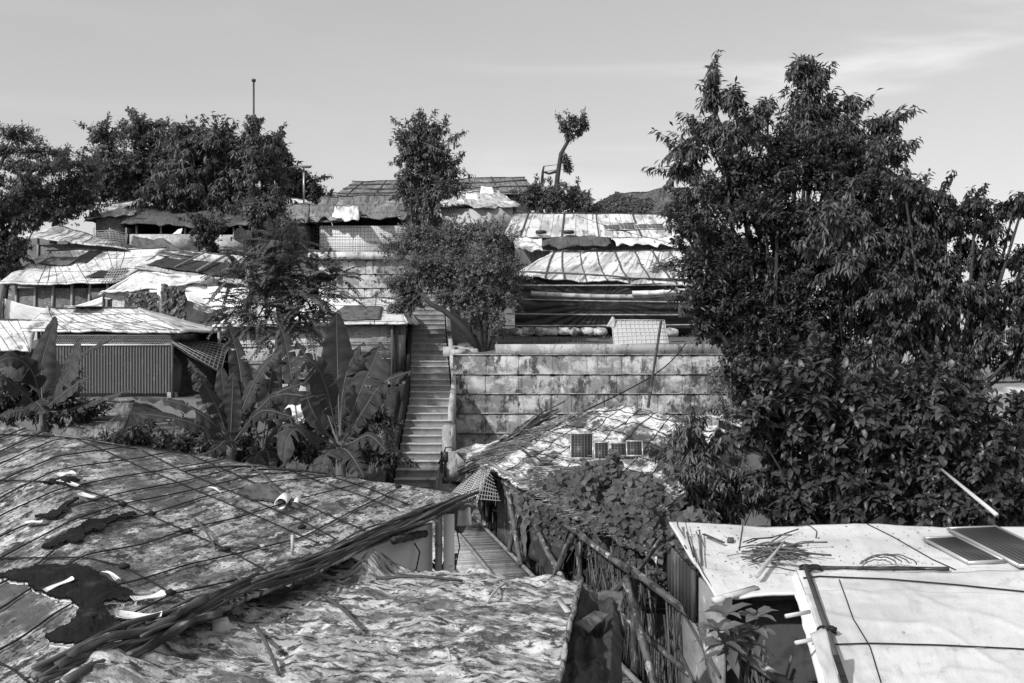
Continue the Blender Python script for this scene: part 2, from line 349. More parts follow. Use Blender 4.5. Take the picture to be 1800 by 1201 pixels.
# ================================================================ camera, light, sky
cam = bpy.data.cameras.new('camera'); cam.lens = 35; cam.sensor_width = 36; cam.clip_end = 3000; cam.clip_start = .05
co = bpy.data.objects.new('camera', cam); COL.objects.link(co); co.location = (0, 0, 0); co.rotation_euler = (math.pi/2, 0, 0); SC.camera = co
SUN = nrm(np.array((-.72, -.72, .74)))
sl = bpy.data.lights.new('sun', 'SUN'); sl.energy = 3.9; sl.angle = math.radians(1.2); so_ = bpy.data.objects.new('sun', sl); COL.objects.link(so_)
so_.rotation_euler = Vector(SUN).to_track_quat('Z', 'Y').to_euler(); so_.location = (0, 0, 30)
w = bpy.data.worlds.new('World'); SC.world = w; w.use_nodes = True; nt = w.node_tree; nt.nodes.clear()
sk = nt.nodes.new('ShaderNodeTexSky'); sk.sky_type = 'NISHITA'; sk.sun_disc = False
sk.sun_elevation = math.asin(SUN[2]); sk.sun_rotation = math.atan2(SUN[0], SUN[1]); sk.air_density = 1; sk.dust_density = 1.5; sk.ozone_density = 1
sp = nt.nodes.new('ShaderNodeSeparateColor'); nt.links.new(sk.outputs[0], sp.inputs[0])
def wm(op, a, b=None, c=None):
    n = nt.nodes.new('ShaderNodeMath'); n.operation = op
    for i, v in enumerate((a, b, c)):
        if v is None: continue
        if isinstance(v, (int, float)): n.inputs[i].default_value = v
        else: nt.links.new(v, n.inputs[i])
    return n.outputs[0]
g = wm('ADD', wm('ADD', wm('MULTIPLY', sp.outputs[0], .3), wm('MULTIPLY', sp.outputs[1], .45)), wm('MULTIPLY', sp.outputs[2], .25))
g = wm('MULTIPLY', wm('POWER', g, .62), 2.75)     # black-and-white film response, flattens the gradient
tc = nt.nodes.new('ShaderNodeTexCoord'); mp = nt.nodes.new('ShaderNodeMapping'); nt.links.new(tc.outputs['Generated'], mp.inputs[0])
mp.inputs['Rotation'].default_value = (0, math.radians(24), 0); mp.inputs['Scale'].default_value = (1.6, 1.5, 10)
cn = nt.nodes.new('ShaderNodeTexNoise'); cn.inputs['Scale'].default_value = 1.3; cn.inputs['Detail'].default_value = 5; cn.inputs['Distortion'].default_value = .7
nt.links.new(mp.outputs[0], cn.inputs['Vector'])
mr = nt.nodes.new('ShaderNodeMapRange'); mr.interpolation_type = 'SMOOTHSTEP'; nt.links.new(cn.outputs[0], mr.inputs[0])
mr.inputs[1].default_value = .42; mr.inputs[2].default_value = .75
sx = nt.nodes.new('ShaderNodeSeparateXYZ'); nt.links.new(tc.outputs['Generated'], sx.inputs[0])
rg = nt.nodes.new('ShaderNodeMapRange'); nt.links.new(sx.outputs[0], rg.inputs[0]); rg.inputs[1].default_value = -.1; rg.inputs[2].default_value = .42; rg.inputs[3].default_value = .08
g = wm('MULTIPLY', g, wm('MULTIPLY_ADD', wm('MULTIPLY', mr.outputs[0], rg.outputs[0]), .75, 1.0))
bg = nt.nodes.new('ShaderNodeBackground'); bg.inputs[1].default_value = .105; nt.links.new(g, bg.inputs[0])
wo = nt.nodes.new('ShaderNodeOutputWorld'); nt.links.new(bg.outputs[0], wo.inputs[0])
SC.view_settings.view_transform = 'Standard'; SC.view_settings.look = 'None'; SC.view_settings.gamma = 1; SC.view_settings.exposure = 0
# ================================================================ terrain
def prof(t, pts):
    x, y = zip(*pts); return np.interp(t, x, y)
LP = [(-10,-5.2),(18,-4.4),(24,-4.1),(28.0,-3.9),(28.3,-1.65),(33.5,-1.4),(34.5,-.2),(36.2,.1),(39,.4),(41,2.4),(44,4.0),(50,4.7),(54,5.6),(62,6.4),(76,4),(120,-3),(300,-12),(900,-30)]
RP = [(-10,-5.2),(14,-4.3),(24,-3.9),(30.75,-3.6),(31.0,-.5),(33.5,0),(36,.25),(39,.6),(41,2.2),(47,4.6),(52,5.8),(62,6.6),(76,4),(120,-3),(300,-12),(900,-30)]
SP = [(-10,-5.2),(18,-4.4),(24,-3.9),(25,-3.9),(36,.6),(41,2.4),(47,4.6),(52,5.8),(62,6.5),(76,4),(120,-3),(300,-12),(900,-30)]
FP = [(-10,-5.2),(30,-4),(60,-3),(120,-5),(300,-12),(900,-30)]
def ground_z(x, y):
    L, R, S, Fz = prof(y, LP), prof(y, RP), prof(y, SP), prof(y, FP)
    up = prof(y, [(33.5, 0), (34.6, 1), (900, 1)])
    L2 = L
    a = np.clip((x+4.0)/.25, 0, 1); z = L2*(1-a)+S*a
    xr = np.where(y > 32, -2.1, -1.75)
    b = np.clip((x-xr)/.2, 0, 1); z = z*(1-b)+R*b
    # upper left retaining terrace between the two hut rows
    t = ((x > -8.2) & (x < -4.25) & (y > 38.3)) ; z = np.where(t, np.maximum(z, 3.35), z)
    c = np.clip((x-11)/8, 0, 1); z = z*(1-c)+Fz*c
    return z+.08*fbm(x/1.3, y/1.3, 5)+.02*fbm(x*2, y*2, 8)
xs = np.concatenate([[-700,-400,-200,-110], np.arange(-70,-26,3), np.arange(-26,22,.2), np.arange(22,70,3), [110,200,400,700]])
ys = np.concatenate([np.arange(-12,22,.8), np.arange(22,56,.2), np.arange(56,90,2), [100,120,150,200,300,450,700,900]])
X, Y = np.meshgrid(xs, ys, indexing='ij'); Z = ground_z(X, Y)
i, j = np.meshgrid(np.arange(len(xs)-1), np.arange(len(ys)-1), indexing='ij'); wq = len(ys)
mb = MB(); mb.add(np.stack([X, Y, Z], -1).reshape(-1, 3), np.stack([i*wq+j, (i+1)*wq+j, (i+1)*wq+j+1, i*wq+j+1], -1).reshape(-1, 4))
tg = mb.build('ground', 'soil', smooth=True); tg['kind'] = 'structure'
# ================================================================ hut helper
def wall_seg(mb, a, b, z0, z1, th=.05, tone=1.0):
    a = np.asarray(a, float); b = np.asarray(b, float); c = (a+b)/2; d = b-a; l = math.hypot(d[0], d[1]); an = math.atan2(d[1], d[0])
    R = np.array([[math.cos(an), -math.sin(an), 0], [math.sin(an), math.cos(an), 0], [0, 0, 1]])
    k = mb.n; mb.box((c[0], c[1], (z0+z1)/2), (l, th, z1-z0), R, tone)
def hut(name, label, FL, FR, RR, RL, zg, roof='tarp_white', wall='weave', inset=.35, amp=.05, fs=1.0, seed=1, sag=.05, posts=0, wall_top=None, back=True, cat='hut', group='shelters on the hillside', battens=(0, 0), batten_m='stick', batten_r=.008, th=.05, depth=None, walls=True, rag=.12, wall_drop=.1, lean=0, res=.14, ridge_pole=True, wb=None):
    FL, FR, RR, RL = [np.asarray(p, float) for p in (FL, FR, RR, RL)]
    run = np.array((0, depth if depth else max(.5, (RL[1]+RR[1]-FL[1]-FR[1])/2*2), 0))
    BL = FL+run; BR = FR+run
    base = np.array(((FL[0]+FR[0])/2, (FL[1]+FR[1])/2+run[1]/2, zg)); root = thing(name, label, cat, base, group)
    pf = Patch(FL, FR, RR, RL, amp, fs, seed, sag, rag=rag); rm = MB()
    nu = int(min(120, max(8, pf.W/res))); nv = int(min(60, max(6, pf.L/res)))
    pf.mesh(rm, nu, nv, th)
    if back:
        Patch(BR, BL, RL, RR, amp, fs, seed+1, sag).mesh(rm, nu//2+2, nv//2+2, th)
        Patch(FR, BR, RR, RR-(RR-FR)*.002, amp, fs, seed+2, 0, rag=rag).mesh(rm, max(6, int(run[1]/.3)), 8, th)
        Patch(BL, FL, RL, RL+(RR-RL)*.002, amp, fs, seed+3, 0, rag=rag).mesh(rm, max(6, int(run[1]/.3)), 8, th)
    ro = rm.build('roof', roof, root, smooth=False)
    if walls:
        wm_ = MB(); s = inset
        a = (FL[0]+s, FL[1]+s); b = (FR[0]-s, FR[1]+s); c = (BR[0]-s, BR[1]-s); d_ = (BL[0]+s, BL[1]-s)
        t = (FL[2]+FR[2])/2+.05-wall_drop if wall_top is None else wall_top; z0 = zg if wb is None else wb
        wall_seg(wm_, a, b, z0, t); wall_seg(wm_, (b[0], b[1]+.03), (c[0], c[1]-.03), z0, t); wall_seg(wm_, c, d_, z0, t); wall_seg(wm_, (d_[0], d_[1]-.03), (a[0], a[1]+.03), z0, t)
        wm_.build('wall', wall, root)
        for q in range(posts):
            u = q/(posts-1); p = np.array((a[0]+(b[0]-a[0])*u, a[1]-.06, 0)); ze = FL[2]+(FR[2]-FL[2])*u
            m_ = MB(); m_.tube([(p[0], p[1], zg-.2), (p[0]+random.uniform(-.04, .04), p[1], (zg+ze)/2), (p[0]+random.uniform(-.03, .03), p[1], ze-.02)], .05, 7); m_.build('post', 'bamboo', root, smooth=True)
    if battens[0] or battens[1]:
        for q in range(battens[0]):
            u = (q+.5)/battens[0]+random.uniform(-.1, .1)/battens[0]; m_ = MB()
            pf.tube(m_, min(.99, u+lean*.1), -.01, min(.99, max(0.01, u-lean*.1)), 1.0, batten_r*random.uniform(.7, 1.4), 5); m_.build('batten', batten_m, root)
        for q in range(battens[1]):
            v = (q+.15)/battens[1]; m_ = MB(); pf.tube(m_, .0, v, 1, v+random.uniform(-.03, .03), batten_r*1.2, 5, n=14); m_.build('purlin', batten_m, root)
    if ridge_pole:
        m_ = MB(); pf.tube(m_, -.01, .985, 1.01, .985, .03, 6, n=14); m_.build('ridge_pole', 'bamboo_dark', root)
    return root, pf
def solar(name, label, pf, u, v, w, h, lift=.06, yaw=0, tilt=0, group='solar panels on the roofs', cells='cells'):
    """panel lying on patch pf at (u,v)"""
    c = pf.P(np.array(u), np.array(v), np.array(lift)); ex = nrm(pf.c[1]-pf.c[0]); ey = nrm(np.cross(pf.n, ex)); n = pf.n
    if yaw: ex, ey = ex*math.cos(yaw)+ey*math.sin(yaw), -ex*math.sin(yaw)+ey*math.cos(yaw)
    return solar_at(name, label, c, ex, ey, n, w, h, group, cells)
def solar_at(name, label, c, ex, ey, n, w, h, group, cells='cells'):
    root = thing(name, label, 'solar panel', c, group); R = np.stack([ex, ey, n], 1)
    fr = MB()
    for sx_, sy_, a, b in ((0, 1, w, .018), (0, -1, w, .018), (1, 0, .018, h-.037), (-1, 0, .018, h-.037)):
        fr.box(c+ex*sx_*(w/2-.009)+ey*sy_*(h/2-.009), (a, b, .028), R)
    fr.build('frame', 'alu', root)
    pc = MB(); q = [c+ex*a*(w/2-.018)+ey*b*(h/2-.018)+n*.006 for a, b in ((-1, -1), (1, -1), (1, 1), (-1, 1))]
    q2 = [p-n*.012 for p in q]; st = [(0, 0, 0), (w, 0, 0), (w, h, 0), (0, h, 0)]
    pc.add(q+q2, [(0, 1, 2, 3), (7, 6, 5, 4), (0, 4, 5, 1), (1, 5, 6, 2), (2, 6, 7, 3), (3, 7, 4, 0)], 1.0, st+st); pc.build('cell_sheet', cells, root)
    return root
# ================================================================ hilltop row
r, p = hut('thatched_hut', 'long brown thatched hut on the crest with bamboo poles laid down its roof', K(590,342,55), K(945,340,55), K(920,311,58.5), K(622,319,58.5), 6.2, 'thatch', 'weave_dark', seed=3, battens=(8, 3), batten_m='bamboo_dark', batten_r=.04, amp=.04)
r, p = hut('thatched_hut', 'hut with whitened ragged straw roof and pale plank wall behind the slim leafy tree', K(760,362,46.5), K(914,362,46), K(872,336,49.5), K(770,338,50), 4.3, 'thatch_light', 'panel_cloth', seed=5, amp=.12, fs=.7, rag=.4)
for k_, (u_, v_) in enumerate(((.52,.55),(.78,.75))):
    c_ = p.P(np.array(u_), np.array(v_), np.array(.1)); m_ = MB(); th_ = rdir(60); m_.add([], [])
    Patch(c_+(-.35,0,-.08), c_+(.35,0,-.08), c_+(.25,.1,.28), c_+(-.3,.1,.3), .06, .3, 30+k_).mesh(m_, 8, 6, .06)
    tag(m_.build('cloth_bundle', 'cloth_white'), ('white cloth bundle lying mid slope on the ragged straw roof', 'white cloth bundle near the ridge of the ragged straw roof')[k_], 'cloth', 'cloth bundles on the straw roof')
r, pB1 = hut('lattice_hut', 'pale hut with square bamboo lattice over its wall, left of the slim leafy tree', K(546,388,43.6), K(742,378,43.6), K(742,342,47), K(566,346,47), 3.6, 'thatch', 'cloth_white', seed=8, amp=.06, wall_drop=.35, battens=(3, 2), batten_m='bamboo_dark', rag=.1)
m_ = MB(); W0 = K(552,0,43.9)[0]; W1 = K(735,0,43.9)[0]
for q in range(32): x = W0+(W1-W0)*q/31+random.uniform(-.02,.02); m_.beam((x, 43.86, 3.7), (x+random.uniform(-.03,.03), 43.86, 5.1), .011, .01, (0, 1, 0))
for q in range(10): z = 3.75+q*.14+random.uniform(-.02,.02); m_.beam((W0, 43.84, z), (W1, 43.84, z+random.uniform(-.05,.05)), .01, .014, (0, 0, 1))
m_.build('lattice', 'stick', r)
m_ = MB(); Patch(K(545,387,43.55), K(740,377,43.55), K(742,356,44.6), K(545,360,44.6), .09, .9, 77, rag=.5).mesh(m_, 60, 12, .04); m_.build('awning', 'thatch', r)
m_ = MB(); Patch(K(583,387,43.1), K(632,383,43.1), K(630,364,43.9), K(588,360,44.0), .1, .5, 78, rag=.5).mesh(m_, 20, 12, .03); tag(m_.build('torn_sheet', 'tarp_white'), 'torn whitish sheet hanging over the awning of the lattice hut', 'sheet')
r, p = hut('shed', 'small dark straw-roofed shed leaning against the left side of the lattice hut', K(490,392,44), K(542,388,44), K(545,360,46.5), K(492,362,46.5), 3.9, 'thatch', 'weave_dark', seed=11, inset=.2, amp=.1)
r, p = hut('hut', 'hut showing a thin white sliver of roof beside the lamp pole', K(488,362,50), K(556,361,50), K(535,351,53), K(490,347,53), 5.2, 'tarp_seam', 'weave_dark', seed=12)
# long shed on the left crest
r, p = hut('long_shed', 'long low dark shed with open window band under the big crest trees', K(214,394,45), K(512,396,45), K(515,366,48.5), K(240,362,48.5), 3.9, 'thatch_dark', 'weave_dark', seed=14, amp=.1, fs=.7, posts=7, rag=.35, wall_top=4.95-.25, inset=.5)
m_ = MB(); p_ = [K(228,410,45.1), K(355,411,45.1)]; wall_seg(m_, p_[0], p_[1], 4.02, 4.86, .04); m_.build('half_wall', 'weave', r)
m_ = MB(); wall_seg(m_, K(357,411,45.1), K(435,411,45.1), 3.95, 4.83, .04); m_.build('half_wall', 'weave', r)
m_ = MB(); m_.box((-14.6, 45.8, 5.35), (7.2, .08, .8)); 
m_ = MB(); Patch(K(226,447,43.2), K(330,447,43.2), K(288,420,44.2), K(234,416,44.2), .08, .8, 21).mesh(m_, 24, 14, .02); tag(m_.build('tarpaulin', 'cloth_grey'), 'dark tarpaulin slung below the bamboo half wall of the long shed', 'tarpaulin')
m_ = MB(); Patch(K(304,412,44.6), K(318,411,44.6), K(321,401,44.7), K(312,404,44.7), .05, .3, 22).mesh(m_, 8, 8, .03); tag(m_.build('cloth', 'cloth_white'), 'white cloth hung on the half wall of the long shed', 'cloth')
r, p = hut('hut', 'small hut with ragged pale roof at the left end of the long dark shed', K(150,386,46.5), K(236,372,46.5), K(248,352,49.5), K(178,360,49.5), 4.2, 'thatch_light', 'weave_dark', seed=15, amp=.1, rag=.4)
r, p = hut('hut', 'low hut with dark mat wall and striped whitish roof at the far left', K(44,412,40.5), K(224,437,39.5), K(215,429,43.5), K(104,397,44.5), 2.9, 'tarp_seam', 'weave_dark', seed=16, amp=.04, battens=(10, 0), inset=.4, posts=4, back=False)
m_ = MB(); m_.box(K(91,431,40.85), (.22, .03, .17)); tag(m_.build('notice', 'cloth_white'), 'square white notice pinned to the dark mat wall at far left', 'notice')
m_ = MB(); m_.box(K(101,430,40.85), (.12, .03, .07)); tag(m_.build('paper_slip', 'cloth_white'), 'small pale paper slip right of the square notice', 'notice')
# net fence
m_ = MB(); 
for q in range(24):
    u_ = q/23; x = 164+58*u_; m_.beam(K(x,432-8*math.sin(u_*3),42.5), K(x+2,403+6*u_+4*math.sin(u_*9),42.5), .012, .012)
for q in range(8): m_.tube([K(164,406+q*4,42.5), K(193,404+q*4,42.5), K(222,410+q*3.4,42.5)], .008, 4)
root = thing('net_fence', 'pale netting fence strung on stakes beside the striped whitish roof', 'fence', K(193,436,42.5)); m_.build('net', 'stick_light', root)
for x in (165, 193, 222): m_ = MB(); m_.tube([K(x,442,42.55), K(x,400,42.55)], .03, 6); m_.build('stake', 'bamboo', root)
# right crest
r, p = hut('vine_roofed_hut', 'dark thatched hut on the right crest half covered by creeper', K(1018,378,49), K(1215,376,49), K(1205,332,53), K(1085,338,53), 5.2, 'thatch_dark', 'weave_dark', seed=18, amp=.12, battens=(4, 3), batten_m='bamboo')
vn_ = MB(); N_ = 4200; u_ = RNG.random(N_)*.62; v_ = RNG.random(N_)*.9*(1-u_*.7); leaves(vn_, p.P(u_, v_, RNG.uniform(.02,.16,N_)), rdir(N_)+np.array((0,-.6,-.5)), np.array((0,-.5,1))+rdir(N_)*.5, RNG.uniform(.1,.22,N_), RNG.uniform(.07,.14,N_), LEAF_LO, RNG.uniform(.6,1.3,N_)); v0 = vn_.build('creeper', 'leaf'); tag(v0, 'creeper spreading over the dark thatched roof on the right crest', 'creeper'); v0['kind'] = 'stuff'
r, pW = hut('white_roofed_hut', 'long hut with bright white seamed roof above the black-walled hut', K(885,414,41), K(1225,416,41), K(1195,376,44.6), K(904,375,44.6), 2.6, 'tarp_seam', 'wood_dark', seed=20, amp=.03, battens=(5, 0), batten_m='stick', batten_r=.03, sag=.06, posts=0, inset=.5)
for (a, b, c, d_, mm, nm, lb) in (((905,433,40.3),(953,436,40.3),(953,418,41),(900,417,41),'tarp_stained','awning',0), ((953,433,40.3),(1075,428,40.2),(1070,415,41),(953,418,41),'thatch_dark','awning',0), ((1085,428,40),(1225,432,40),(1225,409,41.4),(1070,410,41.4),'tarp_white','awning',0)):
    m_ = MB(); Patch(K(*a), K(*b), K(*c), K(*d_), .09, .6, int(a[0]), rag=.4).mesh(m_, 30, 8, .03); m_.build(nm, mm, r)
for k_, (u_, v_, w_, h_, lb) in enumerate(((.575,.37,.75,.8,'left grey solar panel of the row on the white seamed roof'), (.66,.42,.72,1.15,'larger dark solar panel standing tallest in the row on the white seamed roof'), (.74,.40,.7,.8,'solar panel third from the left on the white seamed roof'), (.81,.40,.7,.8,'rightmost solar panel on the white seamed roof by the big tree'))):
    solar('solar_panel', lb, pW, u_, v_, w_, h_, group='solar panels on the white seamed roof', cells='cells_far')
for k_, x_ in enumerate((951, 1000)):
    m_ = MB(); c_ = K(x_, 412, 40.95)+np.array((0,0,.1)); th_ = np.linspace(0, 2*math.pi, 17); m_.tube(np.stack([c_[0]+.17*np.cos(th_), c_[1]+.17*np.sin(th_), c_[2]+0*th_], 1), .07, 6, caps=False)
    tag(m_.build('tyre', 'iron'), ('old tyre weighing down the left end of the white seamed roof', 'old tyre on the eave of the white seamed roof, right of the other')[k_], 'tyre', 'tyres on the white roof')
# ================================================================ black-walled hut
r, pK = hut('black_walled_hut', 'hut walled in wrinkled black plastic with a seamed grey-white roof', K(903,484,34.5), K(1246,503,34.5), K(1246,441,38), K(972,442,38), .3, 'tarp_seam', 'plastic_black', seed=24, amp=.05, fs=.8, rag=.2, battens=(9, 1), batten_m='wood_dark', batten_r=.028, wall_drop=.25, inset=.45, lean=1)
m_ = MB(); q0 = K(905,0,34.8)[0]; q1 = K(1250,0,34.8)[0]
pp = Patch((q0,34.82,.45), (q1,34.82,.45), (q1,34.82,2.2), (q0,34.82,2.25), .03, .8, 33); pp.n = np.array((0,-1.,0))
def cren(u, v):   # radiating stretch folds
    x = u*pp.W; y = v*pp.L; a = np.arctan2(y-.9, (x-3.0)*.7); return .05*np.abs(np.sin(a*17+2*fbm(x,y,4)))*(1-np.exp(-np.hypot(x-3,y-.9)))
op = pp.P
pp.P = lambda u, v, h=0: op(u, v, h+cren(np.asarray(u, float), np.asarray(v, float)))
pp.mesh(m_, 220, 50, .02); m_.build('plastic_sheet', 'plastic_black', r)
for k_, (ya, yb) in enumerate(((501,500),(525,531),(551,553),(572,570))):
    m_ = MB(); m_.bamboo(K(900-k_*5,ya,34.5), K(1238,yb,34.5), .03, 6, .02, .4, 1.3); m_.build('rail', 'bamboo', r, smooth=True)
for (a, b, rr, lb) in (((933,515,34.1),(1222,515,34.0),.085,'thick sagging bamboo pole hung along the black plastic wall'), ((1112,516,33.9),(1221,510,33.9),.09,'short pale bamboo pole lashed on the right over the black plastic wall')):
    m_ = MB(); m_.bamboo(K(*a), K(*b), rr, 8, .12 if rr < .09 else 0, .5, 1.5); tag(m_.build('bamboo_pole', 'bamboo_light' if rr > .085 else 'bamboo', smooth=True), lb, 'pole', 'poles on the black wall')
m_ = MB(); m_.box(K(1205,545,34.3), (.5, .05, .5)); tag(m_.build('wooden_hatch', 'wood_dark'), 'small dark board at the right end of the black plastic wall', 'board')
# debris on its roof
rt = thing('brushwood_pile', 'heap of broken sticks on the right of the black-walled hut roof', 'brushwood', pK.P(np.array(.72), np.array(.5)))
m_ = MB()
for q in range(70):
    u_ = random.gauss(.74,.045); v_ = random.gauss(.5,.12); a_ = random.uniform(-.06,.06); pK.tube(m_, u_, v_, u_+a_, v_+random.uniform(-.12,.12), random.uniform(.008,.03), 4, random.uniform(.04,.16), 4)
m_.build('sticks', 'stick', rt)
# sandbags, soil rim
rb = None
for k_ in range(16):
    x = 866+k_*21+random.uniform(-2,2)
    if 1068 < x < 1180: continue
    m_ = MB(); c_ = K(x, 583+random.uniform(-1,1), 33.3); th_ = np.linspace(0, 2*math.pi, 10, endpoint=False)
    V_ = []; 
    for t_, rr in ((-1,.3),(-.85,.85),(-.3,1.05),(.3,1.05),(.85,.85),(1,.3)):
        for a_ in th_: V_.append((c_[0]+t_*.235, c_[1]+rr*.14*math.cos(a_)+.02*random.random(), c_[2]+rr*.13*math.sin(a_)+.02*random.random()))
    Q_ = [(i_*10+j_, i_*10+(j_+1)%10, (i_+1)*10+(j_+1)%10, (i_+1)*10+j_) for i_ in range(5) for j_ in range(10)]
    V_ = np.array(V_)+.05*np.stack([vn(np.arange(60)*.7+k_*9,np.zeros(60),1),vn(np.arange(60)*.7+k_*9,np.zeros(60),2),vn(np.arange(60)*.7+k_*9,np.zeros(60),3)],1); m_.add(V_, Q_+[tuple(range(9,-1,-1)), tuple(range(50,60))], random.uniform(.55,.95)); o_ = m_.build('sandbag', 'tarp_stained', smooth=True)
    tag(o_, 'dried pale sandbag in the row at the foot of the black plastic wall', 'sandbag', 'sandbags in a row below the black wall')
# ================================================================ concrete retaining walls
def block_wall(name, label, px0, px1, ytop, tiers, th_px, d0, step, colw, batter, m, seed, ragged=0):
    random.seed(seed); root = thing(name, label, 'wall', K((px0+px1)/2, ytop+tiers*th_px, d0)); zt = K(0, ytop, d0+step*0)[2]
    H = th_px/F*d0; m_ = MB(); x0 = K(px0,0,d0)[0]; x1 = K(px1,0,d0)[0]
    for t in range(tiers):
        z1 = zt-t*H; z0 = z1-H+.008; yb = d0-t*step; x = x0-ragged*t*.02
        off = 0
        while x < x1:
            w_ = colw*random.choice((1, 1, 1, .62, 1.0)) if t else colw*random.uniform(.97,1.1); xe = min(x+w_, x1+.1); tn = random.uniform(.82, 1.12)
            # battered face with bulge
            n_ = 6; U, Vv = np.meshgrid(np.linspace(0,1,n_), np.linspace(0,1,n_), indexing='ij')
            bul = .02*np.sin(U*math.pi)*np.sin(Vv*math.pi)+.012*vn(U*3+x, Vv*3+t, seed)
            edge = np.maximum(np.abs(U*2-1), np.abs(Vv*2-1)) > .95
            yy = yb+batter*Vv-bul+edge*.02; P_ = np.stack([x+.006+(xe-x-.012)*U, yy, z0+(z1-z0)*Vv], -1).reshape(-1,3)
            iu, iv = np.meshgrid(np.arange(n_-1), np.arange(n_-1), indexing='ij'); Q_ = np.stack([iu*n_+iv, (iu+1)*n_+iv, (iu+1)*n_+iv+1, iu*n_+iv+1], -1).reshape(-1,4)
            m_.add(P_, Q_, tn, np.stack([P_[:,0], P_[:,2], P_[:,0]*0+seed+t*.3], 1)); x = xe
        m_.box(((x0+x1)/2, yb+batter+.3, (z0+z1)/2-.006), (x1-x0, .58, H-.03), None, .22)
        m_.box(((x0+x1)/2, yb+batter*.5+.35, z1-.005), (x1-x0+.02, .7, .022), None, .9)
    m_.build('blocks', m, root); return root
br_ = block_wall('retaining_wall', 'stained five-tier concrete retaining wall right of the stairs', 796, 1420, 623, 5, 34, 30.4, .10, 1.0, .09, 'concrete_stain', 41)
m_ = MB(); Patch(K(870,624,30.55), K(1262,624,30.55), K(1262,607,30.55), K(870,604,30.55), .0, 1, 3).mesh(m_, 40, 4, .22)
m_ = MB(); m_.box(K(1066,613,30.75), (392/F*30.7, .22, .29)); m_.build('parapet', 'concrete', br_)
bu_ = block_wall('retaining_wall', 'upper concrete retaining wall of small stained blocks below the lattice hut', 556, 716, 456, 4, 25, 38.0, .06, .62, .05, 'concrete_stain', 43)
m_ = MB(); m_.box(K(632,449.5,38.0), (176/F*38, .5, .25), None, 1.5); m_.build('coping', 'concrete', bu_)
# low wall right of stairs under shrub tree
m_ = MB(); 
for q in range(14): m_.box((-1.75+random.uniform(-.3,1.4), 31.6+random.uniform(0,1.2), -.45+random.uniform(0,.2)), (random.uniform(.2,.5), random.uniform(.2,.4), random.uniform(.15,.35)), Matrix.Rotation(random.random()*3, 3, 'Z'))
o_ = m_.build('rubble', 'concrete'); tag(o_, 'broken concrete rubble around the foot of the shrubby tree', 'rubble'); o_['kind'] = 'stuff'
# ================================================================ stairs
root = thing('concrete_stairs', 'long straight concrete stairway climbing the hillside between huts', 'stairs', (-2.4, 25, -3.9))
n_ = 37; m_ = MB(); random.seed(5)
for q in range(n_):
    d_ = 25+q*.42; z_ = -3.57+(q+1)*.178-.178*.4; xl = np.interp(d_, [25,29.5,34,42],[-2.97,-3.03,-3.43,-4.2]); xr = np.interp(d_, [25,27.6,27.7,30,34,42],[-1.9,-1.88,-1.72,-1.86,-2.27,-3.0])
    z_ += random.uniform(-.012,.012); w_ = xr-xl; tn = random.uniform(.9,1.06)
    g_ = 14; U = np.linspace(0,1,g_+1); nose = .004*vn(U*9, U*0, q)
    zz = z_+.01*vn(U*5, U*0, q+90)
    P_ = np.concatenate([np.stack([xl+w_*U, d_+.016+0*U, zz-.2-.0*U], 1), np.stack([xl+w_*U, d_+.016+nose*0, zz-.025], 1), np.stack([xl+w_*U, d_-.005+nose, zz-.025], 1), np.stack([xl+w_*U, d_-.003+nose, zz], 1), np.stack([xl+w_*U, d_+.45+0*U, zz+.01], 1), np.stack([xl+w_*U, d_+.45+0*U, zz-.4], 1)])
    Q_ = [(a_*(g_+1)+b_, a_*(g_+1)+b_+1, (a_+1)*(g_+1)+b_+1, (a_+1)*(g_+1)+b_) for a_ in range(5) for b_ in range(g_)]
    m_.add(P_, Q_, tn, np.stack([P_[:,0]*1.5, P_[:,2]+P_[:,1], P_[:,0]*0+P_[:,2]], 1))
    m_.box(((xl+xr)/2, d_+.25, z_-.32), (w_-.004, .4, .5), None, .7)
m_.build('steps', 'step_concrete', root)
def slope_wall(name, mt, x0, x1, pts, bot, par, tone=1):
    m_ = MB(); V_ = []; 
    for (y_, z_, xo) in pts: V_ += [(x0+xo, y_, z_), (x1+xo, y_, z_), (x0+xo, y_, z_-bot), (x1+xo, y_, z_-bot)]
    Q_ = []
    for a_ in range(len(pts)-1):
        k = a_*4; Q_ += [(k, k+1, k+5, k+4), (k+2, k+6, k+7, k+3), (k, k+4, k+6, k+2), (k+1, k+3, k+7, k+5)]
    e = (len(pts)-1)*4; Q_ += [(0, 2, 3, 1), (e, e+1, e+3, e+2)]
    V_ = np.array(V_); m_.add(V_, Q_, tone, np.stack([V_[:,1]*.9, V_[:,2]+V_[:,0], V_[:,0]], 1)); return m_.build(name, mt, par)
slope_wall('right_kerb', 'concrete', -1.80, -1.66, [(28,-1.9,0),(30,-1.2,-.02),(31,-.75,-.1),(34,.55,-.42),(36,1.4,-.6),(40,3.1,-1)], 1.2, root)
slope_wall('left_coping', 'concrete', -3.78, -3.42, [(23.6,-3.75,.05),(25,-3.3,0),(27,-2.55,0),(29,-1.9,.02),(29.3,-1.55,.02),(30.2,-1.5,.02)], 1.6, root, .6)
for (c_, s_) in (((-1.72,27.2,-2.95),(.30,1.2,1.3)), ((-1.53,26.55,-3.3),(.55,.9,.75)), ((-1.12,26.5,-3.42),(.26,.75,.62)), ((-.88,26.45,-3.55),(.24,.7,.42))):
    m_ = MB(); m_.box(c_, s_); m_.build('plinth', 'concrete', root)
slope_wall('gully', 'stair_shade_black', -3.40, -3.03, [(24.5,-3.9,0),(26,-3.5,0),(31,-1.9,-.05),(34,-.8,-.35)], .5, root)  # trench floor; its shade is put into the black colour
